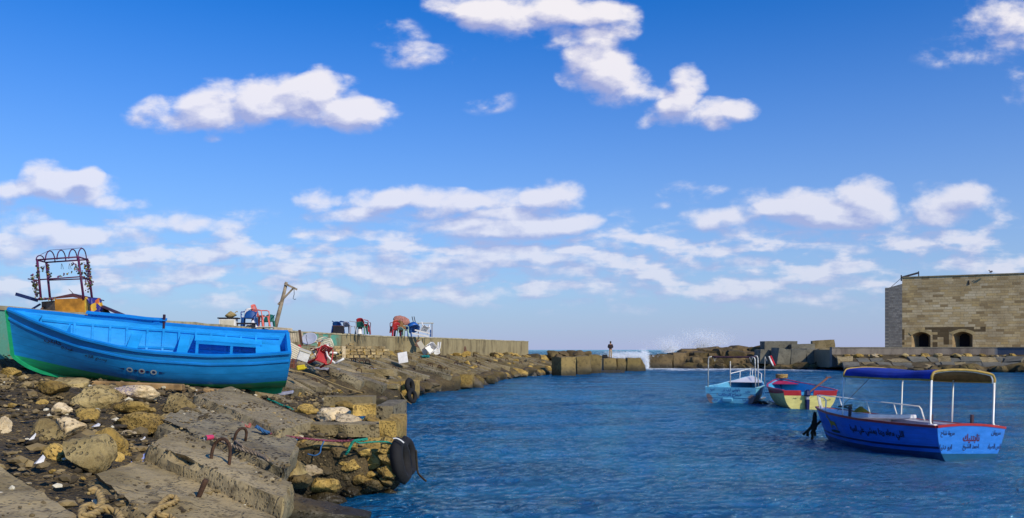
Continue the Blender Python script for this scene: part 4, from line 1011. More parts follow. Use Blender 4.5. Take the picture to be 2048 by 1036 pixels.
    for txt, w, h, yc, zc, ink, bo in (('مروة شاح', .34, .15, -.60, .55, INK, .02), ('مروان', .24, .13, .62, .58, INK, .02), ('تايتنيك', .42, .20, .0, .46, INKR, .03), ('احمد الشيخ', .40, .15, .0, .27, INK, .02), ('ابو دنيا', .30, .14, -.62, .26, INK, .02), ('انس الصياد', .34, .14, .60, .28, INK, .02)):
        lettering(shape_ar(txt), w, h, tr(yc, zc), ink, r, bold=bo)
    # painted deer on a green ground
    dv = [(-.20,.20),(-.19,.15),(-.23,.12),(-.20,.10),(-.15,.10),(-.12,.03),(-.13,-.06),(-.12,-.10),(-.10,-.10),(-.08,-.04),(.05,-.03),(.10,-.05),(.12,-.12),(.14,-.12),(.14,-.02),(.12,.03),(.06,.05),(-.06,.05),(-.12,.11),(-.15,.14),(-.15,.20),(-.17,.15)]
    f = sd(.235, .48); dv = [(a*1.2, b*1.2+.02) for a, b in dv]; mb = MB(); mb.add([f(x, y) for x, y in dv], [tuple(range(len(dv)))]); mb.build('painted_deer', M('ochre_deer_paint', (.42,.28,.02), .6, bump=0), r)
    mb = MB(); n = 18; mb.add([f(.0+.27*math.cos(2*math.pi*k/n), -.17+.035*math.sin(2*math.pi*k/n)) for k in range(n)], [tuple(range(n))]); mb.build('painted_grass', M('green_ground_paint', (.015,.05,.03), .6, bump=0), r)
    # anchor lines and bits on deck: things of their own
    C = r.matrix_basis
    rr = root('folded_sack', 'yellow cloth lying on the foredeck of the canopy boat', 'cloth', C @ Vector((-1.2, .15, .80)))
    mb = MB(); mb.grid(lambda a, b: Vector(((a-.5)*.34, (b-.5)*.3, .10*math.sin(math.pi*a)*math.sin(math.pi*b)*(1+.4*math.sin(a*11+b*7)))), 9, 9); mb.build('cloth', M('yellow_cloth', (.50,.26,.02), .9, var=.4), rr, smooth=True, solid=.01)
    rr = root('coiled_rope', 'heap of grey brown rope at the bow of the canopy boat', 'rope', C @ Vector((-1.72, .1, .84)))
    mb = MB(); mb.tube([(math.cos(k*.7)*(.12+.05*math.sin(k*1.7)), math.sin(k*.7)*(.12+.04*math.cos(k*2.1)), .02+.012*(k % 9)) for k in range(60)], .016, 6); mb.build('rope', M('grey_rope', (.16,.13,.09), .9, var=.4), rr, smooth=True)
    return H, r
HC, RC = canopy_boat()
def mooring_tangle():
    r = root('mooring_ropes', 'dark weedy mooring ropes hanging from the bow of the canopy boat into the water', 'rope', wp(1628, 822, 21.9))
    Wd = M('weedy_rope', (.03,.025,.012), .95, var=.5, vs=20); bw = wp(1634, 822, 21.75); q = lambda px, py: wp(px, py, 21.7)-r.location
    for pts in ([(1630, 824), (1627, 840), (1622, 856), (1606, 869)], [(1631, 826), (1628, 848), (1624, 866), (1624, 882)], [(1641, 842), (1633, 852), (1628, 862)], [(1629, 845), (1618, 860), (1614, 872)], [(1632, 830), (1629, 860), (1629, 872)]):
        mb = MB(); P = [q(*p) for p in pts]; PP = []
        for a, b in zip(P[:-1], P[1:]): PP += [a.lerp(b, t/4)+Vector((random.uniform(-.012, .012), 0, 0)) for t in range(4)]
        mb.tube(PP+[P[-1]], [.032+random.uniform(-.008, .012) for _ in range(len(PP)+1)], 6); mb.build('rope_strand', Wd, r, smooth=True)
mooring_tangle()
# ---- the pale blue boat seen from astern
def pale_boat():
    H = Hull(4.5, [(0,.01),(.1,.35),(.25,.7),(.5,1.0),(.8,1.1),(1,1.05)], [(0,.1),(.08,-.15),(.2,-.25),(1,-.25)], [(0,1.05),(.2,.86),(.5,.72),(1,.70)], .4, [(0,0),(.4,.8),(1,1.0)], .08, 0)
    r = root('pale_blue_boat', 'worn pale blue boat seen from astern with blue writing on its transom', 'boat', (10.25, 38.0, .0), R(-116))
    P_ = hull_paint('worn_pale_blue_paint', (.10,.37,.58), (.07,.28,.44), .05, 0, 0, scuff=1.0, scuffcol=(.30,.10,.05), rough=.5)
    nt = P_.node_tree; b = nt.nodes['Principled BSDF']; src = b.inputs['Base Color'].links[0].from_socket; t = nt.nodes.new('ShaderNodeTexCoord'); s = nt.nodes.new('ShaderNodeSeparateXYZ'); nt.links.new(t.outputs['Object'], s.inputs[0])
    n = noise_(nt, 3, 5, .7, t.outputs['Object']); k = math_(nt, 'MULTIPLY', ramp(nt, math_(nt, 'ABSOLUTE', s.outputs[1]), .55, .95), math_(nt, 'SUBTRACT', 1.0, ramp(nt, s.outputs[2], .25, .5)))
    nt.links.new(mixc(nt, math_(nt, 'MULTIPLY', ramp(nt, math_(nt, 'MULTIPLY_ADD', k, .35, n), .58, .72), .8), src, (.22,.09,.04)), b.inputs['Base Color'])
    H.shell('hull', [P_, P_, P_], r, th=.05); H.rail('gunwale', M('pale_rail', (.25,.55,.7), .5), r, .06, .05)
    xT = H.L/2+.06
    for z in (.46, .28):
        mb = MB(); mb.box((xT+.03*z, 0, z), (.05, 2.06 if z > .4 else 1.95, .035)); mb.build('transom_strake', P_, r)
    mb = MB(); mb.box((xT+.05, -.12, .18), (.12, .42, .14), (0, R(20), 0)); mb.build('motor_plate', P_, r, bevel=.02)
    def tr(yc, zc, tilt=0): return lambda x, y: Vector((xT+.012+.09*(zc+y+.25)/.95-.015, yc+x, zc+y+tilt*x))
    BI = M('mid_blue_lettering', (.004,.05,.30), .5, bump=0)
    for txt, w, h, yc, zc in (('امنية', .18, .13, -.75, .60), ('بلوشي ارب نر', .72, .17, .05, .58), ('سماح للرحلات', .95, .18, -.02, .375), ('بنات', .2, .11, .72, .53), ('سعد', .2, .09, -.62, .17), ('رضا', .18, .12, .60, .17)):
        lettering(shape_ar(txt), w, h, tr(yc, zc), BI, r, bold=.03)
    RUSTW = M('flaking_white_tube', (.62,.60,.55), .5, var=.5, vs=9)
    for (x, y, hh, bend) in ((2.2, -.98, 1.32, 1), (.9, -.3, 1.2, 0), (2.15, 1.0, 1.3, -1), (1.2, .95, 1.35, -1)):
        P = [(x, y, .68), (x, y*1.0+.02*bend, .68+hh*.92)]
        if bend: P += [(x, y+.05*bend, .68+hh*.985), (x, y+.16*bend, .68+hh)]
        mb = MB(); mb.tube(P, .024, 7); mb.build('canopy_post', RUSTW, r, smooth=True)
    mb = MB(); mb.tube([(2.1-.5*k/10, -.85+1.8*k/10, 1.99-.02*math.sin(math.pi*k/10)) for k in range(11)], [.03+.02*math.sin(k*1.3)**2 for k in range(11)], 7); mb.build('rolled_awning', M('dark_rolled_awning', (.035,.012,.03), .9, var=.5), r, smooth=True)
    for y in (-.72, .80):
        mb = MB(); mb.tube([(2.05, y-.06, 1.97), (2.05, y, 1.78), (2.05, y+.06, 1.97)], .010, 5); mb.build('awning_cord', RUSTW, r)
    mb = MB()
    PL = [H.pt(s, 1, sd_, .06) for sd_, s in ((-1, .3), (-1, .15), (-1, .03), (1, .03), (1, .15), (1, .3))]; TL = [p+Vector((-.1, 0, .38)) for p in PL]
    mb.tube([PL[0]]+TL+[PL[-1]], .018, 7); mb.build('bow_rail', TUBE, r, smooth=True)
    for p, t in zip(PL, TL): mb = MB(); mb.tube([p, t], .015, 6); mb.build('rail_post', TUBE, r, smooth=True)
    mb = MB(); mb.grid(lambda a, b: Vector((H.pt(.03+.3*a, 1, 1).x, (2*b-1)*H.pt(.03+.3*a, 1, 1, .03).y, H.pt(.03+.3*a, 1, 1).z+.02)), 10, 5); mb.build('foredeck', WHITE, r, solid=.02)
    mb = MB(); mb.box((0, 0, .1), (3.2, 1.6, .04)); mb.build('cockpit_sole', P_, r)
    mb = MB(); mb.box((.6, 0, .42), (.3, 1.9, .04)); mb.build('thwart', P_, r)
    # flag on a short stick at its far side
    q = r.matrix_basis.inverted(); f0 = q @ wp(1538, 716, 37); 
    mb = MB(); mb.tube([q @ wp(1534, 722, 37), q @ wp(1530, 712, 37), q @ wp(1529, 770, 37)], .012, 6); mb.build('flag_staff', RUSTW, r, smooth=True)
    for nm, (a0, a1), mt in (('flag_stripe', (0, .4), M('red_flag_cloth', (.5,.01,.03), .9)), ('flag_stripe', (.4, .7), M('white_flag_cloth', (.7,.7,.7), .9)), ('flag_stripe', (.7, 1), M('dark_flag_cloth', (.02,.02,.02), .9))):
        mb = MB(); mb.grid(lambda a, b: q @ (wp(1538+a*9+((1-(a0+(a1-a0)*b)))*2-4*b*0+ (a0+(a1-a0)*b)*-7+3, 711+a*20+(a0+(a1-a0)*b)*3, 37+.05*math.sin(a*7))), 9, 4); mb.build(nm, mt, r, smooth=True, solid=.008)
    return r
pale_boat()
def weed(name, label, px, py, D, w=.5):
    r = root(name, label, 'weed', wp(px, py, D)); mb = MB()
    for k in range(14):
        a = random.uniform(0, 6.28); mb.tube([(0, 0, .03), (math.cos(a)*w*.3, math.sin(a)*w*.25, .05), (math.cos(a)*w*.6, math.sin(a)*w*.4, -.03)], .03, 5)
    mb.build('weed_tuft', M('black_weed', (.012,.016,.01), .8), r)
weed('seaweed', 'dark weed clump floating at the right stern corner of the pale blue boat', 1524, 806, 35.6)
# ---- yellow boat with red band
def yellow_boat():
    H = Hull(4.1, [(0,.01),(.1,.42),(.25,.82),(.5,1.10),(.8,1.12),(1,1.02)], [(0,.1),(.08,-.1),(.2,-.2),(1,-.22)], [(0,1.02),(.2,.86),(.5,.76),(1,.72)], .35, [(0,.1),(.4,.7),(1,.85)], .10, .0)
    r = root('yellow_boat', 'cream yellow boat with a red top band and pale blue inside', 'boat', (11.62, 34.95, 0), R(-93))
    YP = hull_paint('cream_yellow_hull_paint', (.66,.58,.20), (.60,.52,.18), -.5, .0, 0, scuff=.4, scuffcol=(.3,.25,.1), band=(1.02, (.36,.012,.02)), rough=.4)
    YS = hull_paint('cream_yellow_shaded_side', (.60,.52,.20), (.5,.42,.16), -.45, .018, 0, scuff=.4, scuffcol=(.3,.25,.1), band=(.98, (.36,.012,.02)), rough=.4)  # the transom's yellow made duller, shade of the side put into the colour
    CY = hull_paint('sky_blue_inner_paint', (.05,.36,.62), (.05,.36,.62), -9, scuff=.5, scuffcol=(.4,.5,.5))
    H.shell('hull', [YS, CY, YP], r, th=.05, notch=(-.36, .14, .20)); RP = M('pink_red_rail', (.42,.02,.09), .45, var=.3)
    H.rail('gunwale', RP, r, .07, .05)
    mb = MB(); mb.box((H.L/2+.02, -.11, .44), (.07, .62, .16)); mb.build('motor_pad', CY, r, bevel=.01)
    for x in (-.6, .6): mb = MB(); mb.box((x, 0, .5), (.24, 2.05, .04)); mb.build('thwart', CY, r)
    mb = MB(); mb.box((0, 0, .1), (2.8, 1.5, .03)); mb.build('bottom_boards', CY, r)
    mb = MB(); mb.grid(lambda a, b: Vector((H.pt(.02+.16*a, 1, 1).x, (2*b-1)*H.pt(.02+.16*a, 1, 1, .03).y, H.pt(.02+.16*a, 1, 1).z-.04)), 8, 5); mb.build('foredeck', RP, r, solid=.02)
    BI = M('mid_blue_lettering', (0, 0, 0))
    GI = M('grey_green_lettering', (.10,.14,.08), .5, bump=0)
    tr = lambda yc, zc: (lambda x, y: Vector((H.L/2+.034+.10*(zc+y+.22)/.94+.004, yc+x, zc+y)))
    lettering(shape_ar('نور'), .22, .08, tr(-.58, .42), GI, r); lettering(shape_ar('البحر'), .3, .09, tr(.62, .36), GI, r)
    C = r.matrix_basis
    m = root('outboard_motor', 'dark blue outboard motor hung on the transom of the yellow boat', 'outboard motor', C @ Vector((H.L/2+.16, -.13, 0)), R(-93))
    NB = M('navy_motor_paint', (.008,.012,.08), .4); mb = MB(); mb.box((0, 0, .62), (.32, .22, .26), (0, R(-6), 0), taper=.8); mb.build('cowling', NB, m, bevel=.05)
    mb = MB(); mb.box((0, 0, .42), (.16, .13, .2)); mb.build('midsection', M('silver_motor_paint', (.35,.35,.4), .4), m, bevel=.02)
    mb = MB(); mb.box((.02, 0, .1), (.15, .11, .56), taper=1.3); mb.build('drive_leg', NB, m, bevel=.02)
    mb = MB(); mb.tube([(-.1, 0, .62), (-.5, .05, .66)], .02, 6); mb.build('tiller', NB, m)
    c = root('coiled_rope', 'yellow brown rope coil on the bow of the yellow boat', 'rope', C @ Vector((-2.12, .05, 1.05)))
    mb = MB(); mb.tube([(math.cos(k*.65)*(.22+.05*math.sin(k*1.9)), math.sin(k*.65)*(.16+.04*math.cos(k*2.3)), .02+.02*(k % 8)) for k in range(56)], .03, 6); mb.build('rope', M('tan_rope', (.36,.24,.08), .9, var=.4), c, smooth=True)
    a, b = C @ Vector((.3, .5, .55)), C @ Vector((-.1, 1.35, 1.12)); o = root('oar', 'wooden oar leaning out over the right side of the yellow boat', 'oar', a)
    mb = MB(); mb.tube([(0, 0, 0), b-a], .035, 7); mb.build('oar_shaft', M('brown_oar_wood', (.18,.06,.03), .7), o)
    mb = MB(); mb.box((b-a)*1.06, (.22, .1, .05)); mb.build('oar_blade', M('brown_oar_wood', (.18,.06,.03)), o, bevel=.01)
yellow_boat()
# ------------------------------------------------------------------ fort
def brick_mat(name, pal, mortar, bw, bh, brown=False, rnd=1.0):
    m, nt, b = base_mat(name); g = nt.nodes.new('ShaderNodeTexCoord'); v = g.outputs['Object']
    bt = nt.nodes.new('ShaderNodeTexBrick'); s = nt.nodes.new('ShaderNodeSeparateXYZ'); nt.links.new(v, s.inputs[0]); c = nt.nodes.new('ShaderNodeCombineXYZ')
    nt.links.new(s.outputs[0], c.inputs[0]); nt.links.new(s.outputs[2], c.inputs[1])
    w = noise_(nt, .9, 3, .5, v); wv = vmath(nt, 'MULTIPLY_ADD', c.outputs[0], (1, 1, 1), (0, 0, 0))
    nt.links.new(wv, bt.inputs['Vector']); bt.inputs['Scale'].default_value = 1; bt.inputs['Brick Width'].default_value = bw; bt.inputs['Row Height'].default_value = bh
    bt.inputs['Mortar Size'].default_value = .018; bt.inputs['Mortar Smooth'].default_value = .3; bt.offset = .43; bt.squash = 1.35; bt.squash_frequency = 3
    bt.inputs['Color1'].default_value = (0, 0, 0, 1); bt.inputs['Color2'].default_value = (1, 1, 1, 1); bt.inputs['Mortar'].default_value = (.5, .5, .5, 1)
    r = nt.nodes.new('ShaderNodeValToRGB'); nt.links.new(bt.outputs['Color'], r.inputs[0]); e = r.color_ramp.elements; e[0].color = (*pal[0], 1); e[1].color = (*pal[-1], 1)
    for i, p in enumerate(pal[1:-1]): q = e.new((i+1)/(len(pal)-1)); q.color = (*p, 1)
    n1_ = noise_(nt, .35, 5, .6, v); n2_ = noise_(nt, 5, 6, .7, v)
    col = mixc(nt, math_(nt, 'MULTIPLY', ramp(nt, n1_, .42, .62), .55), r.outputs[0], pal[0]); col = mixc(nt, math_(nt, 'MULTIPLY', ramp(nt, n2_, .5, .72), .45), col, tuple(x*.5 for x in pal[0]))
    col = mixc(nt, bt.outputs['Fac'], col, mortar)
    if brown:   # course of dark weathered stones over the gun ports and dark blocks between them
        st = math_(nt, 'MULTIPLY', math_(nt, 'FLOOR', math_(nt, 'MULTIPLY', s.outputs[2], 1/bh)), bh); cx = math_(nt, 'MULTIPLY', math_(nt, 'FLOOR', math_(nt, 'MULTIPLY', s.outputs[0], 1/.62)), .62)
        c2 = nt.nodes.new('ShaderNodeCombineXYZ'); nt.links.new(cx, c2.inputs[0]); nt.links.new(st, c2.inputs[1]); wn_ = nt.nodes.new('ShaderNodeTexWhiteNoise'); nt.links.new(c2.outputs[0], wn_.inputs['Vector'])
        z = s.outputs[2]; x = s.outputs[0]
        band = math_(nt, 'MULTIPLY', math_(nt, 'MULTIPLY', math_(nt, 'GREATER_THAN', z, 2.05), math_(nt, 'LESS_THAN', z, 2.6)), math_(nt, 'MULTIPLY', math_(nt, 'GREATER_THAN', x, 2.4), math_(nt, 'LESS_THAN', x, 8.6)))
        mid = math_(nt, 'MULTIPLY', math_(nt, 'MULTIPLY', math_(nt, 'LESS_THAN', z, 2.05), math_(nt, 'GREATER_THAN', x, 3.2)), math_(nt, 'LESS_THAN', x, 4.9))
        mid = math_(nt, 'MULTIPLY', mid, math_(nt, 'GREATER_THAN', wn_.outputs[0], .45)); band = math_(nt, 'MULTIPLY', band, math_(nt, 'GREATER_THAN', wn_.outputs[0], .12))
        left = math_(nt, 'MULTIPLY', math_(nt, 'MULTIPLY', math_(nt, 'LESS_THAN', z, 2.4), math_(nt, 'LESS_THAN', x, .25)), math_(nt, 'GREATER_THAN', wn_.outputs[0], .4))
        k = math_(nt, 'MAXIMUM', math_(nt, 'MAXIMUM', band, mid), left); col = mixc(nt, math_(nt, 'MULTIPLY', k, .88), col, (.052,.032,.012))
    nt.links.new(col, b.inputs['Base Color']); b.inputs['Roughness'].default_value = .92
    bump_(nt, b, math_(nt, 'MULTIPLY_ADD', bt.outputs['Fac'], -1.2, n2_), .7, .04); return m
def fort():
    A = Vector((45.9, 100, 0)); B = Vector((62.5, 91.9, 0)); d = (B-A).normalized(); L = (B-A).length; yaw = math.atan2(d.y, d.x); zb = 2.28
    r = root('stone_fort', 'old fort of tawny cut stone with two arched gun ports behind the right seawall', 'fort', (A.x, A.y, zb), yaw)
    BM = brick_mat('tawny_fort_masonry', [(.22,.155,.075), (.42,.31,.15), (.50,.41,.26), (.46,.33,.14), (.54,.46,.31)], (.27,.22,.13), .80, .29, True)
    GM = brick_mat('shade_grey_fort_masonry', [(.15,.14,.125), (.22,.21,.19), (.28,.26,.23)], (.12,.12,.12), .38, .2)  # bastion's shaded look put into a darker, greyer stone colour
    Hh = 8.45; ports = [(1.0, 3.0, .25, 1.95, .42), (5.25, 7.3, .25, 1.95, .42)]  # x0, x1, sill, spring, rise
    mb = MB(); xs = 0.0
    def q(a, b, c, d_): mb.add([(p[0], 0, p[1]) for p in (a, b, c, d_)], [(0, 1, 2, 3)])
    for (x0, x1, z0, z1, ri) in ports:
        q((xs, 0), (x0, 0), (x0, Hh), (xs, Hh)); q((x0, 0), (x1, 0), (x1, z0), (x0, z0)); n = 14
        arc = [(x0+(x1-x0)*k/n, z0+(z1-z0)-.3+ri*math.sin(math.pi*k/n)**.8*1.0) for k in range(n+1)]
        for a, b in zip(arc[:-1], arc[1:]): q(a, b, (b[0], Hh), (a[0], Hh))
        xs = x1
        # splayed embrasure
        dp = 1.5; cx = (x0+x1)/2+.55
        loop = [(x0, z0), (x1, z0)]+list(reversed(arc)); nb = MB(); n2 = len(loop)
        vs = [(x, 0, z) for x, z in loop]+[(cx+(x-cx)*.5, dp, z0+.1+(z-z0)*.85) for x, z in loop]
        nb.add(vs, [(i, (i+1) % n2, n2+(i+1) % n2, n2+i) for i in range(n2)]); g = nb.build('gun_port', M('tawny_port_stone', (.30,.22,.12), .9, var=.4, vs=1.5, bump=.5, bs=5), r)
        nb = MB(); nb.add(vs[n2:], [tuple(range(n2))]); nb.build('gun_port_dark_back', M('black_recess_shade', (.012,.01,.012), .9), g)  # black sheet closing the port, stands in for its shaded inside
        nb = MB(); P = arc; ro = []
        for k, (x, z) in enumerate(arc):
            t = k/n; ro.append((x0-.28+(x1-x0+.56)*t, z+.30))
        for k in range(n): nb.add([(arc[k][0], -.03, arc[k][1]), (arc[k+1][0], -.03, arc[k+1][1]), (ro[k+1][0], -.03, ro[k+1][1]), (ro[k][0], -.03, ro[k][1])], [(0, 1, 2, 3)])
        nb.build('arch_stones', M('arch_limestone', (.38,.29,.14), .9, var=.3, vs=2), g, solid=.02)
    q((xs, 0), (L, 0), (L, Hh), (xs, Hh))
    mb.add([(0, 0, Hh), (L, 0, Hh), (L, 9, Hh), (0, 9, Hh)], [(0, 1, 2, 3)]); mb.add([(L, 0, 0), (L, 9, 0), (L, 9, Hh), (L, 0, Hh)], [(0, 1, 2, 3)])
    mb.add([(0, 0, 7.4), (0, 9, 7.4), (0, 9, Hh), (0, 0, Hh)], [(0, 1, 2, 3)])
    mb.build('front_wall', BM, r)
    # lower bastion at the left corner
    Mi = r.matrix_basis.inverted(); P = [Mi @ Vector((x, y, zb)) for x, y in ((45.9, 100), (44.62, 100.7), (48.8, 109))]
    for k, (a, b) in enumerate(zip(P[:-1], P[1:])):
        # each face in its own frame so that the courses run level
        dd = (b-a); ln = dd.length; s = bpy.data.objects.new('bastion_wall', None)
        m2 = MB(); h0, h1 = (7.75, 7.35) if k == 0 else (7.35, 7.35)
        m2.add([(0, 0, 0), (ln, 0, 0), (ln, 0, h1), (0, 0, h0), (0, .4, 0), (ln, .4, 0), (ln, .4, h1), (0, .4, h0)], [(0, 1, 2, 3), (7, 6, 5, 4), (3, 2, 6, 7), (0, 3, 7, 4), (1, 5, 6, 2)])
        bpy.data.objects.remove(s); o = m2.build('bastion_wall', GM, r); o.location = a; o.rotation_euler = (0, 0, math.atan2(dd.y, dd.x))
        if k == 0: o.scale = (1, -1, 1)
    mb = MB(); mb.add([(0, 0, 7.3), P[1][:2]+(7.3,), P[2][:2]+(7.3,), (1, 8, 7.3)], [(0, 1, 2, 3)]); mb.build('bastion_roof', GM, r)
    c = MB(); c.box((L/2, .15, Hh+.06), (L+.05, .5, .12)); c.build('parapet_cap', M('parapet_stone', (.22,.19,.12), .9, var=.4), r)
    c = MB(); c.box((6.9, -.02, Hh-.78), (.22, .1, .5), taper=.3); c.build('wall_slot', M('black_recess_shade', (.012,.01,.012)), r)  # solid piece in black, the shade of a slot painted on
    g = MB(); TB = M('dark_roof_timber', (.05,.045,.055), .8)
    g.bar((-.15, .3, Hh+.05), (1.75, .3, Hh+.55), .1, .22); g.box((1.75, .3, Hh+.35), (.12, .12, .75)); g.box((-.1, .3, Hh-.0), (.14, .14, .7)); g.bar((-.1, .3, Hh), (-1.25, .5, 7.4), .05); g.build('roof_railing', TB, r)
fort()
def gull(px, py, D):
    r = root('seagull', 'small dark gull perched on the top edge of the fort', 'bird', wp(px, py, D)); r.location.z -= .12
    r.location.z = 2.28+8.45+.12
    mb = MB(); mb.lathe([(.0, -.22), (.07, -.16), (.11, -.02), (.10, .1), (.04, .2), (.0, .22)], 8, Matrix.Translation((0, 0, .2)) @ Matrix.Rotation(R(75), 4, 'Y'))
    mb.lathe([(0, -.07), (.06, -.03), (.065, .02), (.03, .06), (0, .07)], 8, Matrix.Translation((-.2, 0, .33))); mb.tube([(-.24, 0, .33), (-.34, 0, .31)], [.02, .004], 5)
    for y in (-.04, .04): mb.tube([(0, y, .12), (0, y, 0)], .012, 5)
    mb.build('bird_body', M('grey_feathers', (.10,.09,.10), .8), r, smooth=True)
gull(1982, 548, 95.5)
# ------------------------------------------------------------------ right shore
def right_shore():
    pts = [(35.2, 93.5), (45, 93), (52, 91), (60, 84), (66, 74)]
    fine = []
    for (a, b) in zip(pts[:-1], pts[1:]): fine += [(a[0]+(b[0]-a[0])*k/8, a[1]+(b[1]-a[1])*k/8) for k in range(8)]
    fine.append(pts[-1])
    m = wall_mat('grey_lilac_wall_concrete', (.20,.17,.14), (.11,.09,.08)); nt = m.node_tree; b = nt.nodes['Principled BSDF']; src = b.inputs['Base Color'].links[0].from_socket
    g = nt.nodes.new('ShaderNodeNewGeometry'); s = nt.nodes.new('ShaderNodeSeparateXYZ'); nt.links.new(g.outputs['Position'], s.inputs[0])
    nt.links.new(mixc(nt, math_(nt, 'MULTIPLY', ramp(nt, s.outputs[0], 51.6, 51.9), .75), src, (.05,.09,.15)), b.inputs['Base Color'])
    r = root('seawall', 'low grey harbour wall in front of the fort, painted blue at its right end', 'wall', (0, 0, 0)); mb = MB()
    strip(fine, [0, 0, -.8, -.8], [.4, 2.50, 2.50, .4], mb); mb.build('wall_face', m, r)
    mb = MB(); strip(fine, [.05, .05, -.85, -.85], [2.47, 2.57, 2.57, 2.47], mb); mb.build('coping', M('dull_coping', (.19,.17,.13), .9), r)
    mb = MB(); strip(fine, [-.8, -.8, -40, -40], [.3, 2.28, 2.28, .3], mb); tag(mb.build('fort_platform', M('platform_earth', (.22,.18,.11), .95, vs=.4)), kind='structure')
    mb = MB(); strip(fine, [.0, 1.4, 4.6, 5.2, 5.4], [1.75, 1.35, .5, .2, -.6], mb, close=False); tag(mb.build('shore_ground', DIRT), kind='structure')
    # tilted slabs below the wall, in two rows
    total = len(fine)-1
    def at(t):
        i = min(total-1, int(t*total)); f = t*total-i; a, b = Vector((*fine[i], 0)), Vector((*fine[i+1], 0)); p = a.lerp(b, f); n = (b-a).normalized(); return p, n, Vector((n.y, -n.x, 0))
    k = 0; t = .0
    while t < .97:
        p, n, o = at(t); w = random.uniform(1.3, 2.2); 
        for (o0, o1, z0, z1) in ((1.2+random.uniform(-.2, .3), 3.0, 1.5, .95), (3.2, 5.2, .95, .35)):
            z0 += random.uniform(-.1, .15); z1 += random.uniform(-.12, .12); sh = random.uniform(-.5, .2)
            c = [p+o*o0+n*0+Vector((0, 0, z0)), p+o*o1+n*sh+Vector((0, 0, z1)), p+o*o1+n*(w+sh)+Vector((0, 0, z1+random.uniform(-.1, .2))), p+o*o0+n*w+Vector((0, 0, z0))]
            ctr = sum(c, Vector())/4; rr = root('concrete_slab', 'tilted grey slab in the rows below the fort wall', 'concrete slab', ctr, 0, 'slabs below the fort wall')
            worn_box('slab_body', [x-ctr for x in c], .32, CONC['block'] if k % 3 else CONC['slab'], rr, .05, k, .5); k += 1
        t += (w*1.02)/36
    for i in range(58):
        p, n, o = at(random.uniform(.0, .92)); q = p+o*random.uniform(.35, 1.3); s = random.uniform(.3, .75); tone = random.choice(['ochre', 'pale', 'ochre', 'grey'])
        put_rock(q+Vector((0, 0, 1.55+s*.15)), (s*1.3, s, s*.7), tone, {'ochre': 'ochre', 'pale': 'pale', 'grey': 'grey'}[tone]+' stone in the line of rubble along the fort wall', tone+' rubble along the fort wall', kind='far', name='stone', cat='stone')
    for i in range(42):
        p, n, o = at(i/42*.97); q = p+o*random.uniform(5.0, 6.4); s = random.uniform(.8, 1.7)
        put_rock(q+Vector((0, 0, random.uniform(.0, .35))), (s*1.5, s, s*.7), 'dark', 'dark wet boulder at the waterline below the fort', 'dark boulders at the waterline below the fort', kind='far')
right_shore()
# ------------------------------------------------------------------ blocks of the jetty and breakwater
def cube_block(px0, px1, py0, py1, D, mat, label, dep=None, rz=0, rx=0, ry=0, group=None, name='concrete_block', wear=.035, seed=0, res=.45):
    a = wp(px0, py1, D); b = wp(px1, py0, D); w = b.x-a.x; h = b.z-a.z; dep = dep or w
    if abs(rz) > .15: w = w/(abs(math.cos(rz))+abs(math.sin(rz))*.8); dep = w
    r = root(name, label, 'concrete block', ((a.x+b.x)/2, D+dep/2, (a.z+b.z)/2), (rx, ry, rz), group)
    hb = h/2
    worn_box('block_body', [(-w/2, -dep/2, hb), (w/2, -dep/2, hb), (w/2, dep/2, hb), (-w/2, dep/2, hb)], h, mat, r, wear, seed or int(px0), res); return r
Y = CONC['yblock']; G = CONC['block']
cube_block(1105, 1152, 713, 757, 74, Y, 'nearest jetty block, cube with a dark left face standing in the water', rz=R(30), seed=3, wear=.06)
cube_block(1148, 1184, 711, 752, 78, Y, 'second jetty block, worn top edge, right of the dark faced cube', rz=R(10), ry=R(-4), wear=.08)
cube_block(1178, 1205, 709, 750, 82, Y, 'third jetty block, just left of the standing man', rz=R(-7), ry=R(4), wear=.08)
cube_block(1207, 1234, 716, 744, 89, Y, 'flat topped block the man stands on', dep=3, ry=R(-1.5), wear=.07)
cube_block(1232, 1260, 717, 744, 89.4, Y, 'jetty block just right of the one the man stands on', dep=3, rz=R(4), ry=R(2), wear=.08)
cube_block(1256, 1283, 716, 744, 89.2, Y, 'last jetty block before the gap', dep=3, rz=R(-3), ry=R(3))
r = root('concrete_block', 'slanting end of the jetty beside the gap of breaking water', 'concrete block', wp(1283, 740, 90)); mb = MB()
mb.prism([(-.6, -.4), (.55, -.4), (.38, .5), (-.1, 1.3), (-.6, 1.15)], 0, 2.4, Matrix.Rotation(R(90), 4, 'X') @ Matrix.Translation((0, 0, -2.4))); mb.build('block_body', Y, r, bevel=.05)
cube_block(1200, 1250, 742, 749, 84, STONE['dark'], 'flat dark slab awash in front of the jetty', dep=3, wear=.05)
for i, (px, py, s, tone) in enumerate([(1068, 712, 22, 'dark'), (1084, 716, 24, 'ochre'), (1098, 713, 20, 'dark'), (1074, 726, 26, 'dark'), (1092, 729, 28, 'dark'), (1108, 706, 20, 'dark'), (1126, 706, 20, 'brown'), (1142, 706, 22, 'brown'), (1158, 705, 20, 'brown'), (1172, 706, 18, 'brown'), (1086, 741, 22, 'dark'), (1063, 735, 20, 'ochre'), (1118, 712, 16, 'brown'), (1052, 722, 18, 'ochre')]):
    D = 88+(i % 4); c = wp(px, py+s*.2, D); w = s*D/F
    put_rock(c, (w*1.3, w, w*.9), tone, {'dark': 'dark', 'ochre': 'ochre', 'brown': 'brown'}[tone]+' rock between the wall end and the jetty blocks', tone+' rocks between the wall end and the jetty blocks', kind='far')
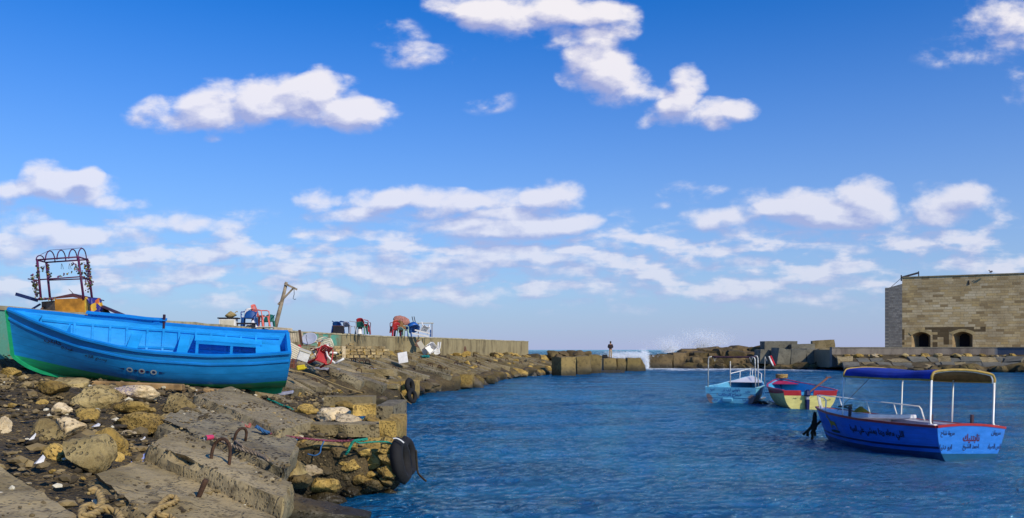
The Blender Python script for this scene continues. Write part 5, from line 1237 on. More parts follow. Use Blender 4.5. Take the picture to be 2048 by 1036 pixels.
# breakwater
BR = STONE['brown']
for (a, b, c, d, rz, ry, lab) in [
  (1288, 1322, 710, 742, .05, -.05, 'brown block at the left tip of the breakwater, under the spray'),
  (1318, 1348, 708, 742, -.08, .06, 'second brown block of the breakwater tip'),
  (1344, 1372, 705, 742, .1, -.03, 'third brown block of the breakwater tip, flat topped')]:
    cube_block(a, b, c, d, 104, BR, lab, dep=3, rz=rz, ry=ry, wear=.07)
random.seed(21)
for row, (y0, y1, D0, n, sc) in enumerate([(699, 727, 107, 16, 27), (705, 722, 105.5, 17, 27), (718, 720, 104.5, 16, 28), (731, 733, 103.5, 18, 28)]):
    for i in range(n):
        px = 1372+(1545-1372)*(i+.5)/n+random.uniform(-5, 5); f = (px-1372)/170
        top = 700-4*min(1, f*1.6) if row == 0 else y0
        s = sc*random.uniform(.8, 1.2); D = D0+random.uniform(-.6, .6); w = s*D/F
        place = ['along the top of the breakwater', 'in the upper face of the breakwater', 'in the lower face of the breakwater', 'at the waterline of the breakwater'][row]
        put_rock(wp(px, top+7+random.uniform(-2, 2), D), (w*1.35, w*1.1, w*random.uniform(.6, .8)), random.choice(['brown', 'brown', 'dark']) if row < 3 else 'dark', 'angular brown rock '+place, 'rocks '+place, kind='blocky' if row < 3 else 'far', name='breakwater_rock', cat='rock', rot=(random.uniform(-.18, .18), random.uniform(-.18, .18), random.uniform(-.7, .7)))
for (a, b, c, d, D, rz, ry, mt, lab) in [
  (1528, 1557, 682, 704, 104, .05, 0, G, 'upper left block of the grey block pile'),
  (1553, 1596, 682, 700, 105, -.04, .0, G, 'long flat upper block in the middle of the grey pile'),
  (1582, 1630, 688, 703, 104, .03, -.03, G, 'upper block behind the tilted one'),
  (1628, 1679, 680, 702, 104, -.25, -.06, CONC['slab'], 'highest pale block at the right end of the pile'),
  (1518, 1550, 699, 728, 102, .1, .05, G, 'lower left block of the grey block pile'),
  (1549, 1586, 697, 731, 100, .2, .16, G, 'block tilted to the right in the front row of the pile'),
  (1583, 1614, 698, 731, 100, -.06, .04, G, 'front row block right of the tilted one'),
  (1612, 1645, 697, 731, 100, .05, .02, G, 'front row block third from the right edge of the pile'),
  (1642, 1687, 696, 731, 99, -.42, 0, CONC['slab'], 'large corner block with a sunlit right face')]:
    cube_block(a, b, c, d, D, mt, lab, rz=rz, ry=ry, wear=.03)
for i in range(20):
    px = 1540+i*8.5; D = 99+random.uniform(-1, .5); s = random.uniform(16, 26); w = s*D/F
    put_rock(wp(px, 735+random.uniform(-3, 3), D), (w*1.5, w, w*.7), 'dark', 'dark boulder under the grey block pile', 'dark boulders under the grey block pile', kind='far')
mb = MB(); mb.box((26, 112, .2), (28, 8, 2.6)); tag(mb.build('breakwater_core_ground', STONE['brown']), kind='structure')
# ------------------------------------------------------------------ fisherman, from behind
def person(px, pyf, D):
    base = wp(px, pyf, D); r = root('person', 'man in a dark jacket and beige trousers standing with his back turned on the jetty', 'person', base)
    def skin(name, verts, edges, rad, mat, sub=1):
        me = bpy.data.meshes.new(name); me.from_pydata(verts, edges, []); o = bpy.data.objects.new(name, me); COL.objects.link(o)
        md = o.modifiers.new('s', 'SKIN'); md.use_smooth_shade = True
        for i, q in enumerate(rad): me.skin_vertices[0].data[i].radius = (q, q) if isinstance(q, (int, float)) else q
        me.skin_vertices[0].data[0].use_root = True; o.modifiers.new('u', 'SUBSURF').levels = 2
        bpy.context.view_layer.update(); m2 = bpy.data.meshes.new_from_object(o.evaluated_get(bpy.context.evaluated_depsgraph_get())); bpy.data.objects.remove(o)
        m2.name = name; m2.materials.clear(); m2.materials.append(mat); m2.polygons.foreach_set('use_smooth', [True]*len(m2.polygons)); q = bpy.data.objects.new(name, m2); COL.objects.link(q); q.parent = r; return q
    SK = M('skin', (.30,.16,.09), .6)
    V = [(0,0,.92),(0,0,1.15),(0,0,1.40),(0,0,1.50),(0,-.02,1.60),(0,-.02,1.70),(-.17,0,1.42),(-.24,.02,1.15),(-.14,.20,1.08),(-.06,.27,1.10),(.17,0,1.42),(.24,.02,1.15),(.14,.20,1.08),(.06,.27,1.10),(-.09,0,.86),(-.10,0,.48),(-.10,.02,.08),(-.10,.14,.03),(.09,0,.86),(.10,.01,.48),(.10,.02,.08),(.10,.14,.03)]
    E_ = [(0,1),(1,2),(2,3),(3,4),(4,5),(2,6),(6,7),(7,8),(8,9),(2,10),(10,11),(11,12),(12,13),(0,14),(14,15),(15,16),(16,17),(0,18),(18,19),(19,20),(20,21)]
    Rd = [(.15,.11),(.14,.10),(.15,.10),.055,.085,.075,.06,.045,.038,.03,.06,.045,.038,.03,.09,.06,.045,.04,.09,.06,.045,.04]
    skin('body', V, E_, Rd, SK)
    skin('jacket', [(0,0,.90),(0,0,1.15),(0,0,1.40),(0,0,1.49),(-.18,0,1.41),(-.255,.02,1.15),(-.15,.19,1.08),(.18,0,1.41),(.255,.02,1.15),(.15,.19,1.08)], [(0,1),(1,2),(2,3),(2,4),(4,5),(5,6),(2,7),(7,8),(8,9)], [(.19,.14),(.18,.135),(.19,.13),.09,.085,.068,.055,.085,.068,.055], M('dark_jacket_cloth', (.028,.014,.016), .9, var=.4))
    skin('trousers', [(0,0,.94),(0,0,.88),(-.095,0,.80),(-.10,0,.48),(-.10,.01,.09),(.095,0,.80),(.10,.01,.48),(.10,.01,.09)], [(0,1),(1,2),(2,3),(3,4),(1,5),(5,6),(6,7)], [(.17,.13),(.17,.13),.115,.085,.07,.115,.085,.07], M('beige_trouser_cloth', (.42,.33,.24), .9, var=.2))
    mb = MB(); mb.lathe([(0, -.06), (.085, -.05), (.10, .02), (.085, .09), (.04, .125), (0, .13)], 12, Matrix.Translation((0, -.03, 1.67))); mb.build('hair', M('dark_hair', (.015,.01,.01), .9), r, smooth=True)
    b = root('fishing_bag', 'low dark bag on the block beside the standing man', 'bag', wp(px-11, pyf-.5, D)); mb = MB(); mb.box((0, 0, .17), (.62, .35, .34), taper=.75); mb.build('bag_body', M('black_bag', (.012,.012,.016), .8), b, bevel=.05); mb = MB(); mb.tube([(-.2, 0, .33), (-.1, 0, .46), (.1, 0, .46), (.2, 0, .33)], .02, 6); mb.build('handle', M('black_bag', (0, 0, 0)), b)
person(1221, 716.2, 89.9)
# ------------------------------------------------------------------ spray
def spray():
    rs = np.random.RandomState(3); bv = np.array([(0, 0, 1), (.94, 0, -.33), (-.47, .82, -.33), (-.47, -.82, -.33)]); bf = np.array([(0, 1, 2), (0, 2, 3), (0, 3, 1), (1, 3, 2)])
    V = []; Fc = []; n = 0
    def plume(cx, base, w, h, D, N, s0, tilt=0, fall=1.5):
        nonlocal n
        N = int(N*1.5); s0 *= .72
        for _ in range(N):
            t = rs.beta(1.0, fall); px = cx+rs.normal()*w*(.35+.65*t)+tilt*t*h; py = base-t*h*(.7+.5*rs.rand()); d = D+rs.normal()*1.2
            p = wp(px, py, d); s = s0*rs.lognormal(0, .5); V.append(bv*s+np.array(p)); Fc.append(bf+n); n += 4
    plume(1235, 716, 16, 14, 97, 1500, .045, -.3); plume(1268, 714, 20, 12, 97, 2200, .045); plume(1254, 718, 30, 10, 96, 2500, .045)
    plume(1294, 737, 5, 34, 103, 4500, .05, -.2, 1.2); plume(1338, 706, 16, 34, 112, 3400, .045, 0, 1.7)
    plume(1405, 696, 26, 36, 115, 5200, .05, .1, 1.35); plume(1350, 702, 45, 26, 114, 3000, .04); plume(1440, 690, 20, 24, 115, 900, .05, .3)
    V = np.concatenate(V); Fc = np.concatenate(Fc); me = bpy.data.meshes.new('spray'); me.from_pydata(V.tolist(), [], Fc.tolist())
    m, nt, b = base_mat('white_spray'); b.inputs['Base Color'].default_value = (.82,.87,.95, 1); b.inputs['Roughness'].default_value = .6
    tr = nt.nodes.new('ShaderNodeBsdfTransparent'); mx = nt.nodes.new('ShaderNodeMixShader'); mx.inputs[0].default_value = .26; nt.links.new(tr.outputs[0], mx.inputs[1]); nt.links.new(b.outputs[0], mx.inputs[2]); nt.links.new(mx.outputs[0], nt.nodes['Material Output'].inputs['Surface'])
    me.materials.append(m); o = bpy.data.objects.new('spray', me); COL.objects.link(o); tag(o, 'white spray thrown up by waves breaking over the breakwater', None, None, 'stuff')
spray()
# ------------------------------------------------------------------ plastic chairs and the rest of the dumped furniture
def chair(name, label, mat, loc, rot=(0, 0, 0), group=None, stackof=1, back_h=.82, slots=True):
    """monobloc garden chair, origin between the feet, facing -Y"""
    r = root(name, label, 'chair', loc, Euler(rot), group); r.scale = (1.15, 1.1, 1.08)
    mb = MB(); mb.grid(lambda a, b: Vector(((a-.5)*(.46-.04*b), -.22+.42*b, .43-.02*math.sin(math.pi*b)-.015*math.sin(math.pi*a))), 7, 7); mb.build('seat', mat, r, smooth=True, solid=.02)
    mb = MB()
    def bk(a, b):
        w = .44-.10*b**3; z = .43+(back_h-.43)*b; z -= .05*(abs(a-.5)*2)**3*b
        return Vector(((a-.5)*w, .19+.13*b-.05*math.sin(math.pi*a), z))
    if slots:
        for k in range(6):
            a0, a1 = (k+.12)/6, (k+.88)/6; mb.grid(lambda a, b: bk(a0+(a1-a0)*a, .05+.80*b), 3, 6)
        mb.grid(lambda a, b: bk(a, .84+.16*b), 9, 3); mb.grid(lambda a, b: bk(a, .0+.07*b), 9, 2)
    else: mb.grid(bk, 9, 8)
    mb.build('backrest', mat, r, smooth=True, solid=.018)
    for sx in (-1, 1):
        for (y0, y1) in ((-.20, -.27), (.18, .26)):
            mb = MB(); mb.bar((sx*.21, y0, .43), (sx*.25, y1, 0), .075, .06); mb.build('leg', mat, r)
        mb = MB(); mb.tube([(sx*.23, -.24, .20), (sx*.26, -.23, .45), (sx*.27, -.20, .62), (sx*.27, -.1, .655), (sx*.26, .1, .655), (sx*.22, .27, .68)], .022, 6); mb.build('armrest', mat, r, smooth=True)
    return r
PL = lambda n, c: M('plastic_'+n, c, .45, var=.15, bump=0)
RED, GRN, BLU, WHI, CRM, DGN = PL('red', (.42,.025,.03)), PL('green', (.01,.13,.10)), PL('blue', (.01,.07,.26)), PL('white', (.72,.70,.68)), PL('cream', (.55,.50,.38)), PL('dark_red', (.16,.01,.03))
ORG = PL('faded_red', (.62,.13,.10)); BRN = M('brown_board', (.14,.075,.05), .8, var=.4); TEAL = PL('teal', (.01,.22,.22)); BLK = M('black_rubbish', (.014,.012,.02), .7, var=.4)
def wt(px, D, z=ZTOP+.055): return Vector(((px-CXP)*D/F, D, z))
def small(name, label, cat, loc, rz=0, group=None): return root(name, label, cat, loc, rz, group)
def clutter_near():
    r = small('cabinet', 'low white fronted cabinet with a dark top standing on the seawall', 'cabinet', wt(457, 35), .1)
    mb = MB(); mb.box((0, 0, .16), (.66, .5, .32)); mb.build('carcass', WHI, r, bevel=.008); mb = MB(); mb.box((.02, 0, .35), (.80, .56, .05)); mb.build('cabinet_top', BLK, r)
    mb = MB(); mb.box((.0, -.262, .15), (.54, .02, .24)); mb.build('cabinet_door', CRM, r)
    s = small('sack', 'lumpy straw coloured sack on top of the low cabinet', 'sack', wt(462, 35, ZTOP+.055+.375))
    me = rock_mesh(61, 3, .8, .4); me.materials.append(M('burlap', (.36,.27,.12), .95, var=.5, vs=9, bump=.5)); o = bpy.data.objects.new('sack_body', me); COL.objects.link(o); o.parent = s; o.scale = (.25, .18, .15); o.location = (0, 0, .13)
    mb = MB(); mb.tube([(.16, 0, .2), (.24, .02, .27), (.27, 0, .24)], .02, 6); mb.build('sack_neck', M('burlap', (0, 0, 0)), s)
    r = small('bench', 'long dark bench lying on the seawall in front of the blue chair', 'bench', wt(488, 35.2), .05)
    mb = MB(); mb.box((0, 0, .14), (.95, .4, .06)); mb.build('seat', BLK, r)
    for x in (-.4, .4): mb = MB(); mb.box((x, 0, .06), (.06, .36, .12)); mb.build('leg', BLK, r)
    chair('plastic_chair', 'white plastic chair standing behind the blue one on the seawall', WHI, wt(499, 37), (0, 0, R(12)))
    chair('plastic_chair', 'blue plastic chair next to the red one on the seawall', BLU, wt(499, 36.4, ZTOP+.02), (0, 0, R(8)), back_h=.72, slots=False)
    chair('plastic_chair', 'faded red plastic chair standing highest, on the white table top', ORG, wt(521, 37, ZTOP+.12), (0, 0, R(75)), back_h=.90)
    chair('plastic_chair', 'dark green plastic chair under the crane post', GRN, wt(533, 38.6, ZTOP-.05), (0, 0, R(-10)), slots=False, back_h=.72)
    r = small('plastic_table', 'white plastic table top with a stub leg under the red chair', 'table', wt(523, 36.8, ZTOP+.055), -.03)
    mb = MB(); mb.box((0, 0, .03), (1.0, .7, .05)); mb.build('table_top', CRM, r, bevel=.02); mb = MB(); mb.box((-.34, -.3, -.14), (.1, .08, .3), taper=.7); mb.build('leg', CRM, r)
    c = small('crumpled_sheet', 'white crumpled sheet beside the dark bench on the seawall', 'sheet', wt(504, 35.6))
    mb = MB(); mb.grid(lambda a, b: Vector(((a-.5)*.5, (b-.5)*.3, .26*math.sin(math.pi*a)*math.sin(math.pi*b)*(1+.3*math.sin(a*13)))), 9, 7); mb.build('sheet', WHI, c, smooth=True, solid=.01)
    # leaning post with an arm and a hook
    D = 39.5; b = wt(549, D, ZTOP-.1); r = small('crane_post', 'leaning grey wooden post with braced arm and hanging hook', 'post', b); WD = M('silver_grey_timber', (.30,.24,.17), .85, var=.5, vs=5, bump=.4)
    q = lambda px, py, dy=0: wp(px, py, D+dy)-b
    mb = MB(); P = [q(549, 661), q(556, 633), q(563, 606), q(568, 586), q(573, 564)]; mb.tube(P, [.10, .10, .09, .08, .07], 8); mb.build('post', WD, r, smooth=True)
    mb = MB(); mb.bar(q(569, 567, -.08), q(594, 579, -.08), .09); mb.build('arm', WD, r); mb = MB(); mb.bar(q(586, 577, -.05), q(556, 609, -.05), .07); mb.build('brace', WD, r)
    mb = MB(); mb.tube([q(588, 577, -.08), q(588.5, 588, -.08), q(587, 594, -.08), q(586, 597, -.08), q(589, 599, -.08), q(592, 598, -.08)], .014, 5); mb.build('hook', BLK, r)
    # the heap between the stern of the blue boat and the wall
    def slats(px0, px1, py0, py1, D, n, rz, rot, label, mat, wf=.8):
        a = wp(px0, py1, D); w = (px1-px0)*D/F; h = (py1-py0)*D/F; r = small('slatted_panel', label, 'slatted panel', a+Vector((w/2, 0, h/2))); r.rotation_euler = Euler((R(-18), R(rot), rz))
        mb = MB()
        for k in range(n): mb.box((0, 0, -h/2+h*(k+.5)/n), (w, .03, h/n*wf))
        mb.build('slat', mat, r); 
        for x in (-w*.4, w*.4): mb = MB(); mb.box((x, .03, 0), (.05, .04, h)); mb.build('batten', mat, r)
    slats(572, 602, 689, 724, 30.6, 9, .1, 28, 'large white slatted panel tilted against the blue stern', CRM); slats(583, 601, 660, 689, 34.5, 7, -.1, 84, 'upright bundle of pale weathered slats by the wall', M('pale_old_slats', (.45,.38,.27), .8, var=.4))
    slats(548, 584, 655, 662, 36, 3, .2, 4, 'stack of thin pale boards behind the boat stern', M('pale_old_slats', (.45,.38,.27)))
    a = wp(607, 712, 30); r = small('polystyrene_box', 'white box tipped over among the rubbish', 'box', a); r.rotation_euler = Euler((.2, R(20), .3)); mb = MB(); mb.box((0, 0, 0), (.38, .3, .34)); mb.build('box_body', WHI, r, bevel=.02); mb = MB(); mb.box((0, 0, .19), (.42, .34, .05)); mb.build('lid', CRM, r, bevel=.01)
    # satellite dish
    a = wp(619, 678, 34); r = small('satellite_dish', 'round grey satellite dish leaning on the rubbish heap', 'satellite dish', a); mb = MB()
    Mx = Matrix.Rotation(R(-12), 4, 'Z') @ Matrix.Rotation(R(62), 4, 'X') @ Matrix.Scale(1.25, 4, Vector((1, 0, 0)))
    mb.lathe([(.0, .0), (.08, .004), (.16, .016), (.23, .034), (.27, .05), (.275, .04), (.2, .01), (.0, -.02)], 26, Mx); mb.build('dish', M('dish_grey', (.42,.45,.55), .4, var=.1), r, smooth=True)
    mb = MB(); mb.tube([Mx @ Vector((0, -.26, .05)), Mx @ Vector((0, -.1, .3)), Mx @ Vector((0, 0, .32))], .012, 6); mb.build('feed_arm', BLK, r); mb = MB(); mb.tube([(.3, 0, -.02), (.75, .05, .0)], .02, 6); mb.build('mount_tube', CRM, r)
    # overturned white table with curved legs
    a = wp(664, 712, 33); r = small('overturned_table', 'overturned white plastic table with four curved legs', 'table', a); q = lambda px, py, dy=0: wp(px, py, 33+dy)-a
    mb = MB(); mb.add([q(622, 701), q(656, 688), q(662, 690, .5), q(630, 704, .5)], [(0, 1, 2, 3)]); mb.build('table_top', CRM, r, solid=.04)
    for pts, dy in (([(656, 689), (652, 700), (655, 712), (664, 722), (671, 727)], 0), ([(671, 727), (679, 722), (688, 717)], 0), ([(635, 715), (645, 709), (660, 705), (674, 706)], .4), ([(625, 700), (632, 712), (640, 720)], .3)):
        mb = MB(); P = [q(x, y, dy) for x, y in pts]; mb.tube(P, [.045]*len(P), 6); mb.build('leg', WHI, r, smooth=True)
    chair('plastic_chair', 'red plastic chair lying broken inside the overturned table', RED, wp(632, 716, 33.3), (R(80), R(20), R(40)))
    chair('plastic_chair', 'cream plastic chair lying on its side behind the tilted panel', CRM, wp(622, 700, 34.6), (R(20), R(70), R(10)))
    for (x0, y0, x1, y1, D, mt, lab) in ((599, 660, 604, 692, 33.8, BRN, 'narrow brown plank standing between slats and dish'), (605, 706, 598, 690, 32.5, RED, 'short red plank sticking out of the heap'), (639, 684, 636, 706, 33.6, M('orange_wood', (.40,.12,.03)), 'orange plank upright beside the overturned table'), (596, 690, 630, 693, 33, BRN, 'brown plank lying under the satellite dish')):
        a = wp(x0, y0, D); r = small('plank', lab, 'plank', a); mb = MB(); mb.bar((0, 0, 0), wp(x1, y1, D+.2)-a, .10, .035); mb.build('plank_wood', mt, r)
    a = wp(578, 727, 28); r = small('basket', 'reddish brown woven crate below the tilted slatted panel', 'crate', a); W2 = M('red_brown_wicker', (.17,.06,.035), .9, var=.5, vs=20, bump=.5)
    mb = MB()
    for k in range(6): mb.box((0, 0, -.12+.05*k), (.44, .3, .035))
    for x in (-.2, 0, .2): mb.box((x, -.155, 0), (.05, .02, .3))
    mb.build('crate_body', W2, r)
    a = wp(602, 735, 26.5); r = small('jerrycan', 'small yellow plastic can on the dirt by the boat stern', 'can', a); r.rotation_euler = Euler((0, R(80), .2)); YL = PL('yellow', (.55,.42,.01)); mb = MB(); mb.box((0, 0, 0), (.16, .18, .26)); mb.build('can_body', YL, r, bevel=.03); mb = MB(); mb.lathe([(0, 0), (.03, 0), (.03, .04), (0, .04)], 8, Matrix.Translation((.03, 0, .13))); mb.build('cap', YL, r)
clutter_near()
def brick_stack():
    rowsy = [(710, 716), (704, 709.5), (698, 703.5), (692, 697.5)]; D = 43.5; k = 0; BM_ = stone_mat('cut_limestone_block', (.50,.38,.19), (.36,.25,.11), (.12,.08,.035), 2.2, .3, 14, bump=.5)
    for ri, (y0, y1) in enumerate(rowsy):
        n = 8-(ri > 2); x = 692-ri*1.5+random.uniform(-2, 2)
        lo, hi = {0: (694, 776), 1: (690, 775), 2: (690, 772), 3: (668, 764)}[ri]; x = lo
        while x < hi:
            w = random.uniform(11, 15); a = wp(x+w/2, y1, D); row = ['bottom', 'second', 'third', 'top'][ri]
            r = root('limestone_block', row+' row block of the stacked cut limestone under the seawall', 'stone block', a, random.uniform(-.08, .08), row+' row of stacked limestone blocks')
            ww, hh = (w-1.2)*D/F, (y1-y0)*D/F*1.02
            worn_box('block_body', [(-ww/2, -.13, hh), (ww/2, -.13, hh), (ww/2, .13, hh), (-ww/2, .13, hh)], hh, BM_, r, .018, k, .1); k += 1; x += w
    for px, py in ((703, 688), (697, 691), (676, 700), (671, 708), (684, 705), (666, 712)):
        a = wp(px, py+3, D); r = root('limestone_block', 'single cut block lying loose at the left end of the limestone stack', 'stone block', a, random.uniform(-.5, .5), 'loose limestone blocks beside the stack')
        worn_box('block_body', [(-.15, -.13, .13), (.15, -.13, .13), (.15, .13, .13), (-.15, .13, .13)], .13, BM_, r, .02, k, .1); k += 1
    r = small('upright_board', 'narrow pale board standing left of the limestone stack', 'board', wp(688, 716, 43)); mb = MB(); mb.box((0, 0, .3), (.12, .3, .6)); mb.build('board', STONE['pale'], r)
brick_stack()
def panel(name, label, px, py, w, h, D, mat, lean=-.35, tilt=0, th=.05):
    r = small(name, label, 'board', wp(px, py, D)); r.rotation_euler = Euler((lean, tilt, 0)); mb = MB(); mb.box((0, 0, h*D/F/2), (w*D/F, th, h*D/F)); mb.build('board', mat, r, bevel=.01)
panel('white_board', 'white square board standing on the slope below the far chairs', 807, 726, 19, 23, 47, WHI, tilt=R(-10)); panel('brown_board', 'brown square board leaning on the wall beside the long white one', 834, 694, 12, 15, 61, BRN, tilt=R(25)); panel('long_white_board', 'long pale board leaning down from the seawall', 852, 708, 10, 31, 59, CRM, tilt=R(-32)); panel('red_brown_board', 'small red brown board leaning alone on the far seawall', 931, 707, 8, 15, 72, BRN, tilt=R(-15))
chair('plastic_chair', 'white plastic chair upside down against the wall below the far pile', WHI, wp(871, 684, 60), (R(180), 0, R(20))); chair('plastic_chair', 'white broken chair lying beside the upside down one', WHI, wp(856, 702, 59), (R(60), R(50), 0))
def teal_rag():
    r = small('fishing_net', 'heap of teal fishing net on the stones under the far chairs', 'net', wp(850, 716, 55)); mb = MB()
    for k in range(26): mb.tube([(random.uniform(-.3, .3), random.uniform(-.2, .2), random.uniform(0, .18)) for _ in range(4)], .025, 5)
    mb.build('net', TEAL, r)
teal_rag()
def far_piles():
    # first pile: dark blue chair back, white chair, red over green
    chair('plastic_chair', 'dark blue chair with its back to the water, left in the near pile', BLU, wt(676, 50), (0, 0, R(175)), back_h=.66, slots=False)
    r = small('dark_box', 'dark box standing in front of the dark blue chair', 'box', wt(677, 49.4)); mb = MB(); mb.box((0, 0, .2), (.62, .3, .42)); mb.build('box_body', BLK, r, bevel=.03); mb = MB(); mb.box((0, 0, .43), (.64, .32, .03)); mb.build('lid', BRN, r)
    chair('plastic_chair', 'small blue chair squeezed behind the white chair', BLU, wt(690, 50.8), (0, 0, R(100)), back_h=.7); chair('plastic_chair', 'grey white plastic chair between the blue and the red one', PL('greyish', (.36,.36,.42)), wt(699, 50.2), (0, 0, R(150)), back_h=.62, slots=False)
    chair('plastic_chair', 'bright red plastic chair on top of a dark green one', RED, wt(724, 52, ZTOP+.2), (0, 0, R(168)), back_h=.78, slots=False); chair('plastic_chair', 'dark green plastic chair under the bright red one', GRN, wt(723, 51.6), (0, 0, R(172)), back_h=.70, slots=False)
    chair('plastic_chair', 'dark red plastic chair half hidden at the right of the near pile', DGN, wt(731, 52.6), (0, 0, R(190)), back_h=.6, slots=False); r = small('plastic_bucket', 'white upturned bucket in front of the green chair', 'bucket', wt(719, 51.1)); mb = MB(); mb.lathe([(.16, 0), (.15, .1), (.12, .26), (.11, .29), (0, .3)], 14); mb.build('bucket_body', WHI, r, smooth=True); mb = MB(); mb.tube([(.15*math.cos(a), .15*math.sin(a), .02) for a in [k*.52 for k in range(13)]], .012, 5); mb.build('bucket_rim', WHI, r)
    # second pile
    chair('plastic_chair', 'tall red plastic chair at the left end of the far pile', PL('orange_red', (.38,.05,.03)), wt(790, 60.2, ZTOP+.3), (0, 0, R(200)), back_h=.85, slots=False); chair('plastic_chair', 'dark red plastic chair at the bottom left of the far pile', RED, wt(793, 59.8), (0, 0, R(190)), back_h=.9, slots=False); chair('plastic_chair', 'second dark red plastic chair, inner one at the foot of the far pile', DGN, wt(797, 60.8), (0, 0, R(185)), back_h=.9, slots=False)
    c = small('carpet_roll', 'pink patterned crumpled carpet on top of the far pile', 'carpet', wt(803, 60.5, ZTOP+.95)); me = rock_mesh(77, 3, .7, .4); me.materials.append(M('pink_carpet', (.42,.18,.14), .95, var=.6, vs=8)); o = bpy.data.objects.new('carpet', me); COL.objects.link(o); o.parent = c; o.scale = (.62, .45, .36); o.location = (0, 0, .22); o.rotation_euler = (0, R(10), 0)
    c = small('cloth_bundle', 'brown cloth bundle hanging below the pink carpet', 'cloth', wt(798, 59.8, ZTOP+.55)); me = rock_mesh(78, 3, .9, .4); me.materials.append(M('brown_cloth', (.22,.11,.04), .95, var=.4)); o = bpy.data.objects.new('cloth', me); COL.objects.link(o); o.parent = c; o.scale = (.38, .3, .42); o.location = (.1, 0, .2)
    r = small('blue_tub', 'round blue plastic tub tipped towards the water in the far pile', 'tub', wt(824, 61, ZTOP+.85)); mb = MB(); mb.lathe([(0, 0), (.34, 0), (.46, .34), (.49, .34), (.36, -.03), (0, -.03)], 20, Matrix.Rotation(R(-25), 4, 'Y') @ Matrix.Rotation(R(150), 4, 'X')); mb.build('tub_body', PL('bright_blue', (.01,.10,.40)), r, smooth=True); mb = MB(); mb.tube([(-.4, -.3, -.1), (-.46, -.35, .05), (-.4, -.3, .2)], .02, 5); mb.build('handle', WHI, r)
    chair('plastic_chair', 'navy plastic chair below the blue tub', BLU, wt(812, 60.6), (0, 0, R(160)), back_h=.75, slots=False); chair('plastic_chair', 'green and white plastic chair in the middle of the far pile', PL('pale_green', (.35,.5,.42)), wt(806, 59.6), (0, 0, R(150)), back_h=.6, slots=False)
    chair('plastic_chair', 'white plastic chair upside down at the right of the far pile', WHI, wt(848, 61.8, ZTOP+.75), (R(110), R(20), R(20))); 
    for (x0, y0, x1, y1, lab) in ((830, 660, 860, 667, 'upper white plank in the far pile'), (822, 666, 858, 673, 'lower white plank in the far pile')):
        a = wp(x0, y0, 61); r = small('plank', lab, 'plank', a); mb = MB(); mb.bar((0, 0, 0), wp(x1, y1, 61)-a, .3, .10); mb.build('plank_wood', WHI, r)
    r = small('folding_table', 'table frame with a thin pale top at the right of the far pile', 'table', wt(850, 63)); mb = MB(); mb.box((0, 0, 1.02), (1.25, .6, .05)); mb.build('table_top', CRM, r)
    for x in (-.5, .52): mb = MB(); mb.bar((x, 0, 1.0), (x, 0, 0), .05); mb.build('leg', BRN, r)
    for x, lab in ((827, 'left dark rod standing up from the far pile'), (831, 'right dark rod standing up from the far pile')):
        a = wp(x, 646, 62); r = small('rod', lab, 'rod', a); mb = MB(); mb.tube([(0, 0, 0), wp(x-3, 633, 62)-a], .03, 6); mb.build('rod', BLK, r)
    r = small('blue_post', 'short blue post at the right end of the far pile', 'post', wt(861, 62.6)); mb = MB(); mb.box((0, 0, .26), (.09, .09, .52)); mb.build('post', BLU, r)
far_piles()
